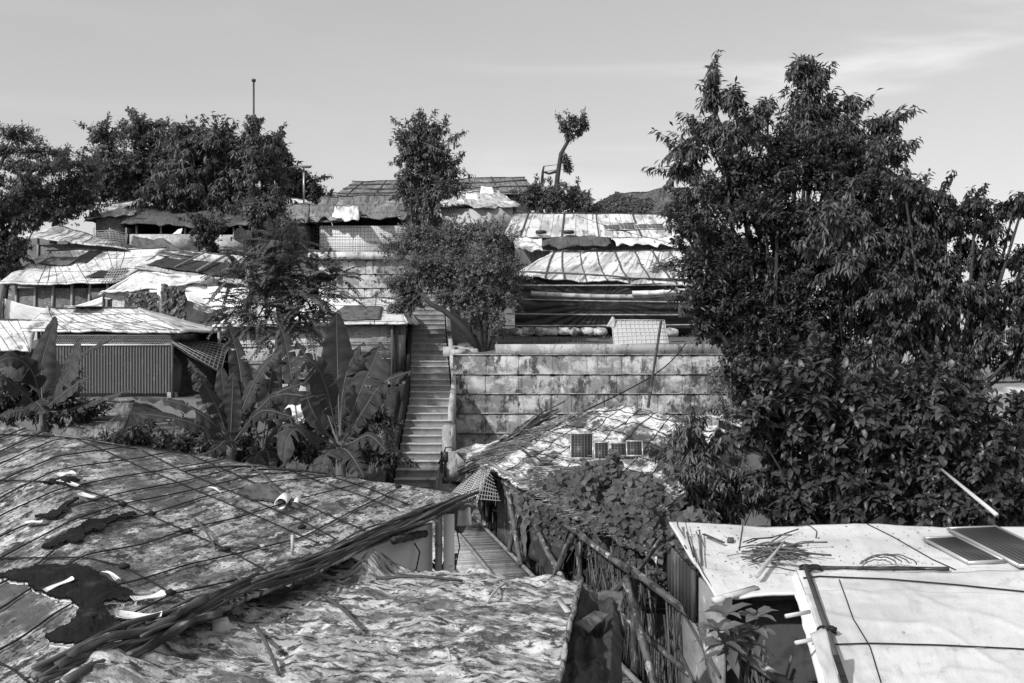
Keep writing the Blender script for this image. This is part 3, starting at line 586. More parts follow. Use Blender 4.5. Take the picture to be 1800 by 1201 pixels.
slope_wall('dark_side_strip', 'stair_shade_black', -3.14, -3.04, [(24.6,-3.35,.03),(27,-2.3,0),(29.5,-1.2,-.02),(32,-.15,-.22),(33.6,.55,-.38)], 1.0, root)  # added black strip, stands in for the shaded band beside the steps
# hand pump
root = thing('hand_pump', 'dark cast-iron hand pump standing beside the foot of the stairs', 'hand pump', K(783,842,24.6)+np.array((0,0,-.05)))
m_ = MB(); b_ = K(783,842,24.6); m_.tube([b_+(0,0,-.1), b_+(0,0,.05)], .09, 10); m_.tube([b_, b_+(0,0,.42)], .035, 10); m_.tube([b_+(0,0,.42), b_+(0,0,.44), b_+(0,0,.66), b_+(0,0,.68)], [.05,.07,.07,.05], 12); m_.build('body', 'iron', root, smooth=True)
m_ = MB(); m_.tube([b_+(0,0,.5), b_+(-.12,-.05,.48), b_+(-.17,-.06,.38)], .022, 8); m_.build('spout', 'iron', root, smooth=True)
m_ = MB(); m_.tube([b_+(-.02,0,.68), b_+(0,0,.78), b_+(.14,-.02,.8), b_+(.42,-.05,.52), b_+(.5,-.06,.45)], [.02,.02,.02,.014,.014], 8); m_.build('handle', 'iron', root, smooth=True)
# ================================================================ left middle-distance huts
r, p3 = hut('white_roofed_hut', 'large hut at the left with bright patched white roof and torn lower corner', K(-6,498,36), K(205,497,36), K(292,436,40), K(86,441,40), .2, 'tarp_white', 'weave_dark', seed=31, amp=.05, fs=1.2, battens=(12, 3), batten_m='stick', posts=6, inset=.5, rag=.12, lean=3.0, wall_drop=.2)
for (a, b, mm, lb, nm) in (((.33,.62),(.47,.95),'plastic_black','black plastic patch near the ridge of the large patched white roof','plastic_patch'), ((.68,.12),(.93,.34),'plastic_black','black plastic patch by the torn corner of the large patched white roof','plastic_patch'), ((.1,.55),(.36,.75),'cloth_grey','crumpled grey sheet on the left hip of the large patched white roof','sheet')):
    m_ = MB(); q = [p3.P(np.array(x), np.array(y), np.array(.06)) for x, y in ((a[0],a[1]),(b[0],a[1]),(b[0]+.02,b[1]),(a[0]+.03,b[1]))]; Patch(*q, .03, .4, int(a[0]*100)).mesh(m_, 12, 8, .02); tag(m_.build(nm, mm), lb, 'sheet')
root = thing('bamboo_rack', 'bare bamboo lattice poking out at the torn corner of the white roof', 'frame', K(205,497,35.8))
m_ = MB()
for q in range(8): m_.bamboo(K(180+q*5,497-q*.3,35.6), K(196+q*4,470,36.6), .02, 5, 0, .5, 1.4)
for q in range(6): m_.bamboo(K(178+q*3,495-q*4.6,35.55), K(214+q*2.5,493-q*4.4,35.6), .018, 5, 0, .5, 1.4)
m_.build('slats', 'bamboo', root)
r, p4 = hut('hut', 'hut right of the large white roof, its roof half sheeted in dark plastic', K(238,468,36.6), K(436,500,35.6), K(436,449,39.5), K(288,441,39.8), .6, 'tarp_seam', 'weave_dark', seed=35, amp=.04, inset=.5, lean=2, battens=(4,0), batten_m='stick')
m_ = MB(); q = [p4.P(np.array(x), np.array(y), np.array(.05)) for x, y in ((.08,.08),(.97,.1),(.97,.62),(.12,.66))]; Patch(*q, .02, .5, 36, rag=.1).mesh(m_, 40, 12, .02); m_.build('plastic_cover', 'cloth_dark', r)
for k_, (u_, v_) in enumerate(((.12,.8),(.33,.86),(.3,.7))): solar('solar_panel', ('dark solar panel at the left top of the half-sheeted roof','dark solar panel at the ridge of the half-sheeted roof','dark solar panel below another on the half-sheeted roof')[k_], p4, u_, v_, .85, .6, group='solar panels on the half-sheeted roof', cells='cells_far')
for k_, (a, b, rr) in enumerate((((.55,.05),(.78,.92),.06), ((.8,.1),(.84,.75),.07), ((.34,.12),(.52,.9),.04))):
    m_ = MB(); P0 = p4.P(np.array(a[0]),np.array(a[1]),np.array(.14)); P1 = p4.P(np.array(b[0]),np.array(b[1]),np.array(.14)); m_.bamboo(P0, P1, rr, 7); tag(m_.build('bamboo_pole', 'bamboo', smooth=True), ('long pole slanting across the dark half of the roof','thick short pole on the right of the half-sheeted roof','thin pole left of the others on the half-sheeted roof')[k_], 'pole', 'poles on the half-sheeted roof')
m_ = MB(); P0 = K(238,470,36.4); P1 = K(420,499,35.4); m_.bamboo(P0, P1, .05, 7, 0, .5, 1.3); m_.build('eave_pole', 'bamboo', r, smooth=True)
r, p5 = hut('hut', 'small hut with pale undulating roof and creeper-covered front', K(176,516,33.6), K(345,496,33.6), K(372,486,35.4), K(246,478,35.6), -.3, 'tarp_white', 'weave', seed=37, amp=.1, fs=1.0, inset=.3, rag=.25, sag=.12, depth=2.8, ridge_pole=False)
for (x0, y0, x1, y1, n_, nm) in ((222,512,278,552,900,'left clump of creeper on the front of the small pale-roofed hut'), (286,500,324,560,1000,'right clump of creeper hanging beside the white post')):
    m_ = MB(); X_ = RNG.uniform(x0,x1,n_); Y_ = RNG.uniform(y0,y1,n_)+6*vn(X_/9,X_*0,3); D_ = RNG.uniform(33.2,33.8,n_); P_ = np.stack([(X_-900)/F*D_, D_, (600-Y_)/F*D_], 1)
    leaves(m_, P_, rdir(n_)*.5+np.array((0,-.3,-1)), rdir(n_)*.4+np.array((0,-1,.4)), RNG.uniform(.1,.17,n_), RNG.uniform(.09,.14,n_), HEART, RNG.uniform(.5,1.3,n_)); o_ = m_.build('creeper', 'leaf'); tag(o_, nm, 'creeper'); o_['kind'] = 'stuff'
m_ = MB(); m_.box(K(282,532,33.4), (.17,.12,1.1), None, 1.1); m_.box(K(274,512,33.4), (.4,.1,.1)); tag(m_.build('white_post', 'cloth_white'), 'white painted post between the two creeper clumps', 'post')
m_ = MB(); Patch(K(330,527,32.2), K(428,556,32.2), K(440,506,34), K(322,500,34), .06, .8, 40, sag=.1).mesh(m_, 30, 20, .015); tag(m_.build('tarpaulin', 'cloth_white'), 'white tarpaulin stretched right of the creeper-covered hut', 'tarpaulin')
m_ = MB(); Patch(K(340,541,31.8), K(392,560,31.8), K(386,546,32.4), K(342,529,32.4), .05, .5, 41).mesh(m_, 16, 6, .015); tag(m_.build('tarpaulin', 'tarp_stained'), 'loose lower flap of cloth under the stretched white tarpaulin', 'tarpaulin')
# white sheet hung left
pS = Patch(K(8,622,31.5), K(176,552,32), K(182,520,32), K(7,524,31.5), .04, 1.0, 42); pS.n = np.array((0,-1.,0)); m_ = MB(); oP = pS.P
def shP(u, v, h=0):
    u = np.asarray(u, float); v = np.asarray(v, float); a = np.arctan2(1-v, u+.02); q = oP(u, v, h+.05*np.sin(a*26)*np.clip(1-v, 0, 1)*.8); q[..., 2] -= .36*np.sin(u*math.pi)*v; return q
pS.P = shP; pS.mesh(m_, 90, 24, .012); tag(m_.build('hung_sheet', 'cloth_white'), 'white sheet strung like a screen above the far-left roofs', 'sheet')
m_ = MB(); m_.bamboo(K(182,560,31.9), K(182,516,31.9), .04, 6); tag(m_.build('post', 'bamboo_dark', smooth=True), 'dark post holding the right end of the hung white sheet', 'post')
m_ = MB(); m_.bamboo(K(4,600,31.4), K(6,520,31.4), .05, 6); tag(m_.build('post', 'bamboo_dark', smooth=True), 'dark post holding the left end of the hung white sheet', 'post')
r, p8 = hut('white_roofed_hut', 'hut at the left edge with plain white corded roof beside the corrugated hut', K(-70,604,27.8), K(54,618,27.8), K(66,562,30.6), K(-60,560,30.6), -1.8, 'tarp_white', 'wood_dark', seed=44, amp=.04, battens=(7,0), lean=2, rag=.2, batten_m='stick', back=False)
# corrugated hut
r, p1 = hut('corrugated_hut', 'hut with painted corrugated metal wall under a pale hipped roof', K(34,579,28.5), K(322,582,28.5), K(240,541,31), K(84,541,31), -1.65, 'tarp_white', 'painted_metal', seed=46, amp=.03, fs=.7, battens=(11,3), batten_m='stick', inset=.45, wall_top=-.12, rag=.05, lean=2.4)
m_ = MB(); x0 = K(34,0,28.5)[0]+.42; x1 = K(322,0,28.5)[0]-.42; nx = 420; U = np.linspace(0,1,nx); xx = x0+(x1-x0)*U; yy = 28.84-.018*np.sin(xx*2*math.pi/.085)
for z0, z1 in ((-1.5,-.12),):
    V_ = np.concatenate([np.stack([xx,yy,xx*0+z0],1), np.stack([xx,yy,xx*0+z1],1)]); m_.add(V_, np.stack([np.arange(nx-1), np.arange(1,nx), np.arange(1,nx)+nx, np.arange(nx-1)+nx], 1), 1.0, np.stack([V_[:,0],V_[:,2],V_[:,0]*0],1))
m_.build('corrugated_sheet', 'painted_metal', r)
# pierced strip
m_ = MB(); z0 = -.1; z1 = .18; n_ = 74; dx = (x1-x0)/n_
for q in range(n_):
    for (sa, sb) in (((0,0),(1,1)), ((0,1),(1,0))):
        for hh in range(3):
            za = z0+(z1-z0)*(hh+sa[1])/3; zb = z0+(z1-z0)*(hh+sb[1])/3; m_.beam((x0+dx*q, 28.84, za), (x0+dx*(q+1), 28.84, zb), .012, .022, (0,1,0))
for z in (z0, z1): m_.beam((x0,28.82,z), (x1,28.82,z), .03, .035)
m_.build('pierced_screen', 'cloth_white', r)
m_ = MB(); m_.box(((x0+x1)/2,28.95,.1), (x1-x0,.03,.5)); m_.build('screen_backing', 'cloth_dark', r)
for x in (x0+.02, x1+.03): m_ = MB(); m_.tube([(x,28.75,-1.7),(x,28.75,.3)], .05, 8); m_.build('post', 'wood_dark', r)
m_ = MB(); m_.box((x1-.02,28.9,-1.72), (.25,.2,.5)); m_.build('plinth', 'concrete', r)
for k_, (u_, v_) in enumerate(((.31,.9),(.43,.9))): 
    c_ = p1.P(np.array(u_*1.15), np.array(v_), np.array(.12)); solar_at('solar_panel', ('left of the two flat solar panels by the ridge of the corrugated hut','right of the two flat solar panels by the ridge of the corrugated hut')[k_], c_, np.array((1.,0,0)), np.array((0,1.,0)), np.array((0,0,1.)), .5, .9, 'solar panels on the corrugated hut', 'cells_far')
# lean-to right of corrugated hut
root = thing('lean_to', 'dark lean-to shelter of black cloth right of the corrugated wall', 'lean-to', K(335,697,29.3))
m_ = MB(); q_ = Patch(K(295,690,29.05), K(392,708,31.5), K(392,606,31.5), K(295,598,29.05), .07, .7, 48); q_.mesh(m_, 20, 16, .02); m_.build('cloth_wall', 'cloth_dark', root)
m_ = MB(); q_ = Patch(K(302,604,28.2), K(388,655,27.8), K(400,608,31), K(318,598,31), .03, .7, 49); q_.mesh(m_, 20, 12, .02, .8); m_.build('roof', 'cloth_dark', root)
m_ = MB()
for q in range(13): q_.tube(m_, q/12, 0, q/12, 1, .012, 4, .03, 3)
for q in range(10): q_.tube(m_, 0, q/9, 1, q/9, .012, 4, .045, 3)
m_.build('lattice', 'bamboo', root)
# woven hut
r, p2 = hut('woven_hut', 'pale woven bamboo hut behind the banana plants beside the stairs', K(372,574,31), K(716,567,31), K(700,524,34), K(470,522,34.2), -1.3, 'tarp_white', 'weave', seed=51, amp=.03, inset=.42, wall_drop=.1, rag=.06, battens=(3,3), batten_m='stick', posts=0, sag=.03, wb=-1.2)
m_ = MB(); q = [p2.P(np.array(x), np.array(y), np.array(.05)) for x, y in ((.55,.1),(.86,.1),(.88,.62),(.63,.66))]; Patch(*q, .015, .5, 52).mesh(m_, 14, 8, .015); tag(m_.build('grey_sheet', 'cloth_grey'), 'grey sheet laid on the white roof of the woven hut', 'sheet')
for (xa, mm, ww) in ((386,'bamboo',.11), (690,'wood_dark',.1)):
    m_ = MB(); m_.tube([K(xa,675,31.2), K(xa-1,566,31.2)], ww/2, 8); m_.build('post', mm, r)
m_ = MB(); m_.box(K(701,612,31.35), (.42,.06,1.75)); m_.build('dark_side_strip', 'wood_dark', r)
for y_ in (600, 630, 662): m_ = MB(); m_.bamboo(K(386,y_+6,31.3), K(690,y_,31.3), .022, 5, 0, .6); m_.build('rail', 'bamboo', r)
m_ = MB(); m_.box(K(638,635,31.3), (.75,.05,.62)); m_.build('window', 'cloth_dark', r)
for (x_, y_, w_, h_) in ((560,700,5.4,.9), (690,690,.42,.75)):
    m_ = MB(); m_.box(K(x_,y_,31.25), (w_,.3,h_)); m_.build('foundation', 'concrete', r)
r_, pe = hut('hut', 'low hut end between the woven hut and the corrugated hut', K(340,583,33), K(420,578,33), K(430,562,35), K(350,566,35), -1, 'tarp_white', 'wood_dark', seed=53)
# small lattice gate
root = thing('lattice_gate', 'small bamboo lattice gate below the woven hut near the stairs', 'gate', K(670,725,29.5)); m_ = MB()
for q in range(7): m_.bamboo(K(650+q*5.5,724-q*.5,29.5), K(650+q*5.5,696-q*1.2,29.5), .016, 5)
for q in range(4): m_.bamboo(K(648,722-q*8,29.45), K(686,720-q*9.5,29.45), .016, 5)
m_.build('slats', 'bamboo', root); m_ = MB(); m_.bamboo(K(687,726,29.45), K(684,690,29.45), .035, 6); m_.build('post', 'bamboo_dark', root)
# tilted lattice sheet above retaining wall
root = thing('lattice_screen', 'pale cloth-backed bamboo lattice panel leaning on the retaining wall parapet', 'panel', K(1125,606,31.3))
pl = Patch(K(1079,606,31.2), K(1175,606,31.2), K(1168,563,32.3), K(1075,563,32.3), .03, .8, 55); m_ = MB(); pl.mesh(m_, 14, 8, .012); m_.build('sheet', 'panel_cloth', root)
m_ = MB()
for q in range(13): pl.tube(m_, q/12, 0, q/12, 1, .011, 4, .02, 4, 1.3)
for q in range(7): pl.tube(m_, 0, q/6, 1, q/6, .011, 4, .03, 4, 1.3)
m_.build('slats', 'stick_light', root)
m_ = MB(); Patch(K(1066,573,32), K(1080,576,32), K(1082,562,32.2), K(1076,556,32.2), .06, .3, 56).mesh(m_, 6, 6, .02); m_.build('torn_corner', 'panel_cloth', root)
# low roofs behind the big near roof
r, p = hut('low_hut', 'low whitish ragged roof with a small panel below the corrugated hut', K(108,768,21), K(210,774,21), K(236,708,23.5), K(150,706,23.5), -4, 'thatch', 'wood_dark', seed=61, amp=.07)
solar('solar_panel', 'single solar panel on the low ragged roof between banana plants', p, .48, .48, .62, .46)
r, p = hut('low_hut', 'low dark-roofed shelter with bamboo eave just behind the large near roof', K(228,776,20.5), K(366,776,20.5), K(350,735,22.5), K(262,738,22.5), -4.2, 'cloth_grey', 'wood_dark', seed=63, amp=.07)
m_ = MB(); m_.bamboo(K(228,777,20.3), K(366,776,20.3), .04, 7, 0, .4, 1.6); m_.build('eave_pole', 'bamboo', r)
r, p = hut('low_hut', 'low shelter under crumpled pale sheeting in front of the dark bananas', K(240,830,17.5), K(368,812,17.5), K(366,779,19.8), K(246,779,19.8), -4.4, 'cloth_grey', 'wood_dark', seed=64, amp=.1, fs=.6)
r, p = hut('low_hut', 'low brushwood-covered shelter between banana clumps left of the gully', K(440,845,19.5), K(650,850,19.5), K(640,778,22.5), K(440,760,22.5), -4.2, 'thatch_dark', 'wood_dark', seed=65, amp=.12, fs=.5)
r, p = hut('low_hut', 'low hut with a bright white roof scrap visible between banana leaves', K(480,742,25), K(592,745,25), K(600,688,27), K(490,690,27), -3.6, 'tarp_white', 'wood_dark', seed=66, amp=.06)
# ---- right background
r, p = hut('white_roofed_hut', 'hut with plain white roof glimpsed through leaves at the right edge', K(1640,742,21), K(1850,742,21), K(1860,668,25), K(1725,672,25), -4, 'tarp_clean', 'wood_dark', seed=67, amp=.03)
r, p = hut('thatched_hut', 'dark thatched roof at the far right edge behind the trees', K(1700,682,33), K(1900,676,33), K(1890,638,36), K(1730,640,36), -3.6, 'thatch', 'wood_dark', seed=68)
r, p = hut('hut', 'hut under the big tree with pale roof glimpsed through its lower leaves', K(1330,760,22), K(1560,765,22), K(1560,690,25), K(1370,690,25), -4, 'tarp_stained', 'wood_dark', seed=69, amp=.05)
# ================================================================ middle hut with solar panels
root = thing('stained_roof_hut', 'hut right of the bamboo walkway with black-streaked whitish roof', 'hut', (1.5, 14, -4.2), 'shelters on the hillside')
EF = K(850,818,16.5); EN = K(1150,985,9.9); RRt = K(1262,748,14.8); RLt = K(1045,722,18.4); TM = K(1160,712,17.2)
pM = Patch(EF, EN, RRt, RLt, .04, .6, 71, fine=.012, rag=.1)
oM = pM.P
def mP(u, v, h=0):
    u = np.asarray(u, float); v = np.asarray(v, float); q = oM(u, v, h); q[..., 2] += .16*np.exp(-((u-.35)/.3)**2)*v+.05*np.sin(v*9)*(1-v)*.6; return q
pM.P = mP
m_ = MB(); pM.mesh(m_, 130, 70, .04); Patch(RRt, RLt, RLt+np.array((2.2,1.5,-.8)), RRt+np.array((2.5,1.5,-.8)), .05, .6, 72).mesh(m_, 20, 10, .04)
hp = Patch(K(800,795,18.6), EF, RLt, RLt+np.array((.05,.05,0)), .05, .4, 73); hp.mesh(m_, 30, 20, .04)
bvM = m_.bvh(); m_.build('roof', 'tarp_stained', root)
m_ = MB()
for z0, z1, tn in ((-4.3,-2.25,1),): wall_seg(m_, EF+(.25,.1,0), EN+(.3,.5,0), z0, z1)
m_.build('wall', 'weave_dark', root)
m_ = MB(); wall_seg(m_, EF+(.35,.2,0), EF+(2.6,3.2,0), -4.3, -2.2); m_.build('wall', 'weave_dark', root)
for q in range(7): m_ = MB(); pM.tube(m_, .04+q*.13, 0, .04+q*.13, 1, .007, 4, .012, 24, 1.2); m_.build('cord', 'cord', root)
for q in range(6): m_ = MB(); pM.tube(m_, .0, .3+q*.125, 1, .3+q*.125, .007, 4, .012, 40, 1.2); m_.build('cord', 'cord', root)
m_ = MB(); pM.tube(m_, .05, .235, .8, .235, .02, 6, .03, 30); m_.build('roof_pole', 'bamboo_dark', root)
m_ = MB(); pM.tube(m_, .0, .02, .9, .02, .03, 6, .02, 30); m_.build('eave_pole', 'bamboo', root)
def drop(bv, px, py, lift=0):
    h = bv.ray_cast(Vector((0,0,0)), Vector(((px-900)/F, 1, (600-py)/F)).normalized())
    if h[0] is None: return None
    n = np.array(h[1]); n = n if n[2] > 0 else -n
    return np.array(h[0])+n*lift, n
def panel_px(name, label, bv, px, py, w, h, tilt=.5, yaw=0, group=None, cells='cells', lift=.05, yw=None):
    p_, n = drop(bv, px, py); n = nrm(n+np.array((0,-tilt,0))); ex = nrm(np.cross((0,1.,0.0001), n)); 
    if abs(ex[0]) < .1: ex = np.array((1.,0,0))
    if ex[0] < 0: ex = -ex
    if yaw: ey0 = np.cross(n, ex); ex = ex*math.cos(yaw)+ey0*math.sin(yaw)
    ey = np.cross(n, ex); return solar_at(name, label, p_+n*(lift+h*.5*tilt*.35), ex, ey, n, w, h, group, cells)
G_ = 'solar panels on the stained roof'
def stand_px(label, px, py, w, h):
    a_ = drop(bvM, px, py+h*.28/14*F); a_ = a_[0] if a_ is not None else K(px, py, 14)
    n = nrm((-.05,-.8,.62)); ex = np.array((1.,-.06,0)); ex = nrm(ex-n*np.dot(ex,n)); ey = np.cross(n, ex); solar_at('solar_panel', label, a_+ey*(h/2+.02)+n*.03, ex, ey, n, w, h, G_)
stand_px('tall solar panel, leftmost of the four on the black-streaked roof', 1023, 795, .34, .44)
stand_px('narrow solar panel second from left on the black-streaked roof', 1058, 802, .22, .30)
stand_px('third solar panel from the left on the black-streaked roof', 1088, 798, .24, .23)
stand_px('rightmost solar panel on the black-streaked roof beside the leafy bush', 1116, 797, .24, .26)
# straw and brush on that roof
m_ = MB(); cnt = 0
for q in range(2600):
    t_ = random.random()
    if t_ < .25: px_ = random.uniform(800,1010); py_ = 850-(px_-800)*.62+random.gauss(0,9)
    else: px_ = random.gauss(990,70); py_ = random.gauss(890,34)
    a_ = drop(bvM, px_, py_, random.uniform(.01,.1))
    if a_ is None: continue
    ang = random.uniform(-.5,.5)+(.5 if t_ < .25 else random.choice((0,.6,-.9))); l_ = random.uniform(.1,.5 if t_ > .25 else .8); dv = np.array((math.cos(ang),math.sin(ang),random.uniform(-.15,.12)+(.15 if t_ < .25 else 0)))*l_
    m_.tube([a_[0]-dv/2, a_[0]+np.array((0,0,random.uniform(0,.02))), a_[0]+dv/2], random.uniform(.002,.006), 3, random.uniform(.3,1.6), False)
o_ = m_.build('straw', 'straw'); tag(o_, 'dry straw and twigs strewn over the lower part of the black-streaked roof', 'straw'); o_['kind'] = 'stuff'
# reed bundle along the left hip
root = thing('reed_bundle', 'bundle of dark reeds lying on the left hip of the black-streaked roof', 'reeds', K(900,760,17.8)); m_ = MB()
for q in range(60): 
    t0 = random.uniform(0,.5); t1 = t0+random.uniform(.3,.5); f_ = lambda t: (K(800+205*t, 850-118*t-20*math.sin(t*2.2), 16.9+1.8*t)+np.array((random.gauss(0,.05),random.gauss(0,.05),random.gauss(.06,.05))))
    m_.tube([f_(t0), f_((t0+t1)/2), f_(t1)], random.uniform(.006,.018), 4, random.uniform(.5,2.2))
m_.build('reeds', 'stick', root)
# lattice awning near the stairs foot
root = thing('lattice_awning', 'slanting bamboo lattice awning at the near end of the stairs', 'awning', K(835,880,17)); m_ = MB()
la = Patch(K(792,872,16.6), K(840,885,15.4), K(868,812,16.3), K(858,795,18.3), .02, .5, 74); la.mesh(m_, 12, 10, .012, .7); m_.build('mat', 'weave_dark', root); m_ = MB()
for q in range(17): la.tube(m_, q/16, 0, q/16, 1, .006, 4, .015, 4, 1.2)
for q in range(24): la.tube(m_, 0, q/23, 1, q/23, .005, 4, .022, 4, 1.2)
m_.build('slats', 'bamboo_light', root); m_ = MB()
for q in range(9): m_.tube([K(836+q*5,878,15.4), K(850+q*3,812+q*6,16.1)], .008, 4)
for q in range(8): m_.tube([K(835+q*2,876-q*8,15.5), K(880-q*2,880-q*6,15.2)], .007, 4)
m_.build('side_lattice', 'bamboo', root)
# leaning pole and cable
m_ = MB(); m_.bamboo(K(1139,716,18.3), K(1162,563,18.6), .03, 6, 0, .25); root = tag(m_.build('leaning_pole', 'bamboo_dark', smooth=True), 'thin dark pole rising from the ridge of the black-streaked roof', 'pole')
m_ = MB(); P_ = [K(1206,603,24), K(1180,636,22.4), K(1143,664,20.8), K(1080,697,19.4), K(1000,735,18.2), K(930,776,17.2), K(872,818,16.3)]; t_ = np.linspace(0,6,40); P_ = np.array(P_); PI_ = np.stack([np.interp(t_, np.arange(7), P_[:,k]) for k in range(3)], 1)
for _ in range(4): PI_[1:-1] = (PI_[:-2]+PI_[1:-1]*2+PI_[2:])/4
m_.tube(PI_, .014, 5); tag(m_.build('cable', 'cord', smooth=True), 'black cable sagging across the retaining wall down to the straw roof', 'cable')
m_ = MB(); m_.tube([K(1012,378,44), K(1080,402,40), K(1190,430,36)], .01, 4); tag(m_.build('cable', 'cord'), 'thin wire slanting across the white seamed roof', 'cable')
# ================================================================ big near roof (left)
E1 = np.array((-2.1,4.6,-1.54)); E2 = K(838,873,9.95); ed = nrm(E2-np.array((E1[0],E1[1],E2[2]))); lp = np.array((-ed[1], ed[0], 0)); TP = math.tan(math.radians(15.6))
PN = nrm(np.cross(ed, nrm(lp+np.array((0,0,TP)))));  PN = PN if PN[2] > 0 else -PN
def onplane(px, py, n=PN, o=E2):
    r_ = np.array(((px-900)/F, 1, (600-py)/F)); return r_*(np.dot(n, o)/np.dot(n, r_))
bend = [(130,768),(104,812),(112,850),(135,905),(148,960),(162,1015),(172,1062),(150,1130),(118,1215)]
eave = [(838,873),(742,914),(640,962),(540,1010),(440,1050),(350,1090),(265,1132),(180,1172),(90,1212)]
root_A = thing('near_hut', 'large near hut at lower left with grey mould-speckled corded roof', 'hut', np.array((-3.5,8,-4.6)), 'near shelters')
tt = np.linspace(0, 8, 90)
def curve(pts, tt):
    pts = np.array(pts, float); q = np.stack([np.interp(tt, np.arange(len(pts)), pts[:,k]) for k in (0,1)], 1)
    for _ in range(10): q[1:-1] = (q[:-2]+2*q[1:-1]+q[2:])/4
    return q
bc = curve(bend, tt); ec = curve(eave, tt)
B3 = np.array([onplane(*q) for q in bc]); E3 = np.array([onplane(*q) for q in ec]); L3 = B3+np.stack([np.full(90,-3.3), np.linspace(-.62,.5,90), np.linspace(.05,-.05,90)], 1)
# row 0 left end follows the silhouette
L3[:14] = L3[:14]*(np.linspace(0,1,14)[:,None])+onplane(-160,722)*(1-np.linspace(0,1,14)[:,None])
rows = []; U1 = np.linspace(0,1,60)[:-1]; U2 = np.linspace(0,1,130)
G3 = np.concatenate([L3[:,None]*(1-U1[None,:,None])+B3[:,None]*U1[None,:,None], B3[:,None]*(1-U2[None,:,None])+E3[:,None]*U2[None,:,None]], 1)
nr, nc = G3.shape[:2]
sx_ = G3[...,0]; sy_ = G3[...,1]
al = sx_*ed[0]+sy_*ed[1]; ac = -(sx_*lp[0]+sy_*lp[1])
h_ = .035*fbm(al/.9, ac/.9, 3, 4)+.02*(1-2*np.abs(fbm(al/.6, ac/.2, 9, 4)))
edge = np.clip(np.minimum(np.arange(nr)[:,None], 3)/3.0, .3, 1)
G3 = G3+PN*(h_*edge)[...,None]
m_ = MB(); k = nr*nc; i, j = np.meshgrid(np.arange(nr-1), np.arange(nc-1), indexing='ij'); Q_ = np.stack([i*nc+j, (i+1)*nc+j, (i+1)*nc+j+1, i*nc+j+1], -1).reshape(-1,4)
ST = np.stack([al*1.0, ac*1.0, al*0], -1).reshape(-1,3); T_ = G3.reshape(-1,3)
m_.add(T_, Q_, 1.0, ST); mU = MB(); mU.add(np.concatenate([T_, T_-PN*.03]), np.concatenate([Q_, Q_[:,::-1]+k, np.array([(a*nc+nc-1, (a+1)*nc+nc-1, (a+1)*nc+nc-1+k, a*nc+nc-1+k) for a in range(nr-1)]), np.array([(a, a+1, a+1+k, a+k) for a in range(nc-1)])]), 1.0, np.concatenate([ST,ST]))
mU.build('roof', 'tarp_mould', root_A, smooth=False); bvA = m_.bvh()
# far hidden slope, so the roof has a back
m_ = MB(); a0 = G3[0, 0]; a1 = G3[0, -1]; m_.add([a0, a1, a1+(-1.9,1.6,-.1), a0+(-1,4.0,-1.3)], [(0,1,2,3)]); Patch(a0, a1, a1+np.array((-1.9,1.6,-.1)), a0+np.array((-1,4.0,-1.3)), .0, 1, 80).mesh(MB(), 2, 2)
mm_ = MB(); Patch(a0-(0,0,.03), a1-(0,0,.03), a1+np.array((-1.9,1.8,-.5)), a0+np.array((-1,4.0,-1.4)), .02, 1, 80).mesh(mm_, 20, 10, .03); mm_.build('far_slope', 'tarp_mould', root_A)
# walls
m_ = MB(); wa = E2+np.array((-.25,-.35,0)); wb_ = E3[60]+np.array((-.35,0,0)); wall_seg(m_, E2+(-.42,-.5,0), E3[70]+(-.45,0,0), -4.6, -1.72, .04); m_.build('wall', 'cloth_white', root_A)
m_ = MB(); wall_seg(m_, E2+(-.5,-.42,0), E2+(-3.5,1.0,0), -4.6, -1.7, .04); m_.build('wall', 'weave_dark', root_A)
pc_ = E2+(-.34,-.56,0)
m_ = MB(); m_.bamboo((pc_[0],pc_[1],-4.5), (pc_[0],pc_[1],-1.55), .04, 10, 0, .35, 1.2); m_.build('post', 'bamboo', root_A, smooth=True)
m_ = MB(); m_.box((pc_[0]+.1,pc_[1]-.02,-3.0), (.1,.03,2.75)); m_.build('door_board', 'cloth_white', root_A)
def pline(bv, pts, lift, n=8):
    out = []
    for a, b in zip(pts[:-1], pts[1:]):
        for t in np.linspace(0,1,n,endpoint=False):
            q = drop(bv, a[0]+(b[0]-a[0])*t, a[1]+(b[1]-a[1])*t, lift)
            if q is not None: out.append(q[0])
    q = drop(bv, *pts[-1], lift)
    if q is not None: out.append(q[0])
    return np.array(out)
cords = [  # parallel to the eave
 [(-40,788),(0,772),(52,752)], [(-40,818),(0,796),(82,758)], [(-60,850),(0,818),(92,776),(130,772),(240,757+35)],
 [(-60,890),(0,848),(98,805),(130,800),(240,785),(330,800)], [(-60,930),(0,877),(96,830),(135,822),(240,808),(318,793)],
 [(-60,960),(0,909),(104,862),(200,842),(310,825),(400,808),(450,797)], [(-60,990),(0,945),(110,898),(215,868),(325,848),(430,820),(520,828)],
 [(-60,1020),(0,985),(50,958),(128,917),(205,890),(330,866),(440,838),(560,828)],
 [(-60,1060),(0,1030),(60,1000),(120,950),(180,925),(265,905),(360,875),(480,848),(600,838)],
 [(-60,1100),(0,1075),(80,1020),(150,978),(250,960),(330,932),(420,912),(520,880),(640,850)],
 [(-60,1180),(30,1130),(100,1080),(170,1040),(250,1020),(330,995),(420,975),(530,948),(610,905),(700,860)],
 [(20,1240),(80,1190),(140,1140),(200,1095),(262,1068),(300,1048),(380,1030),(480,1008)]]
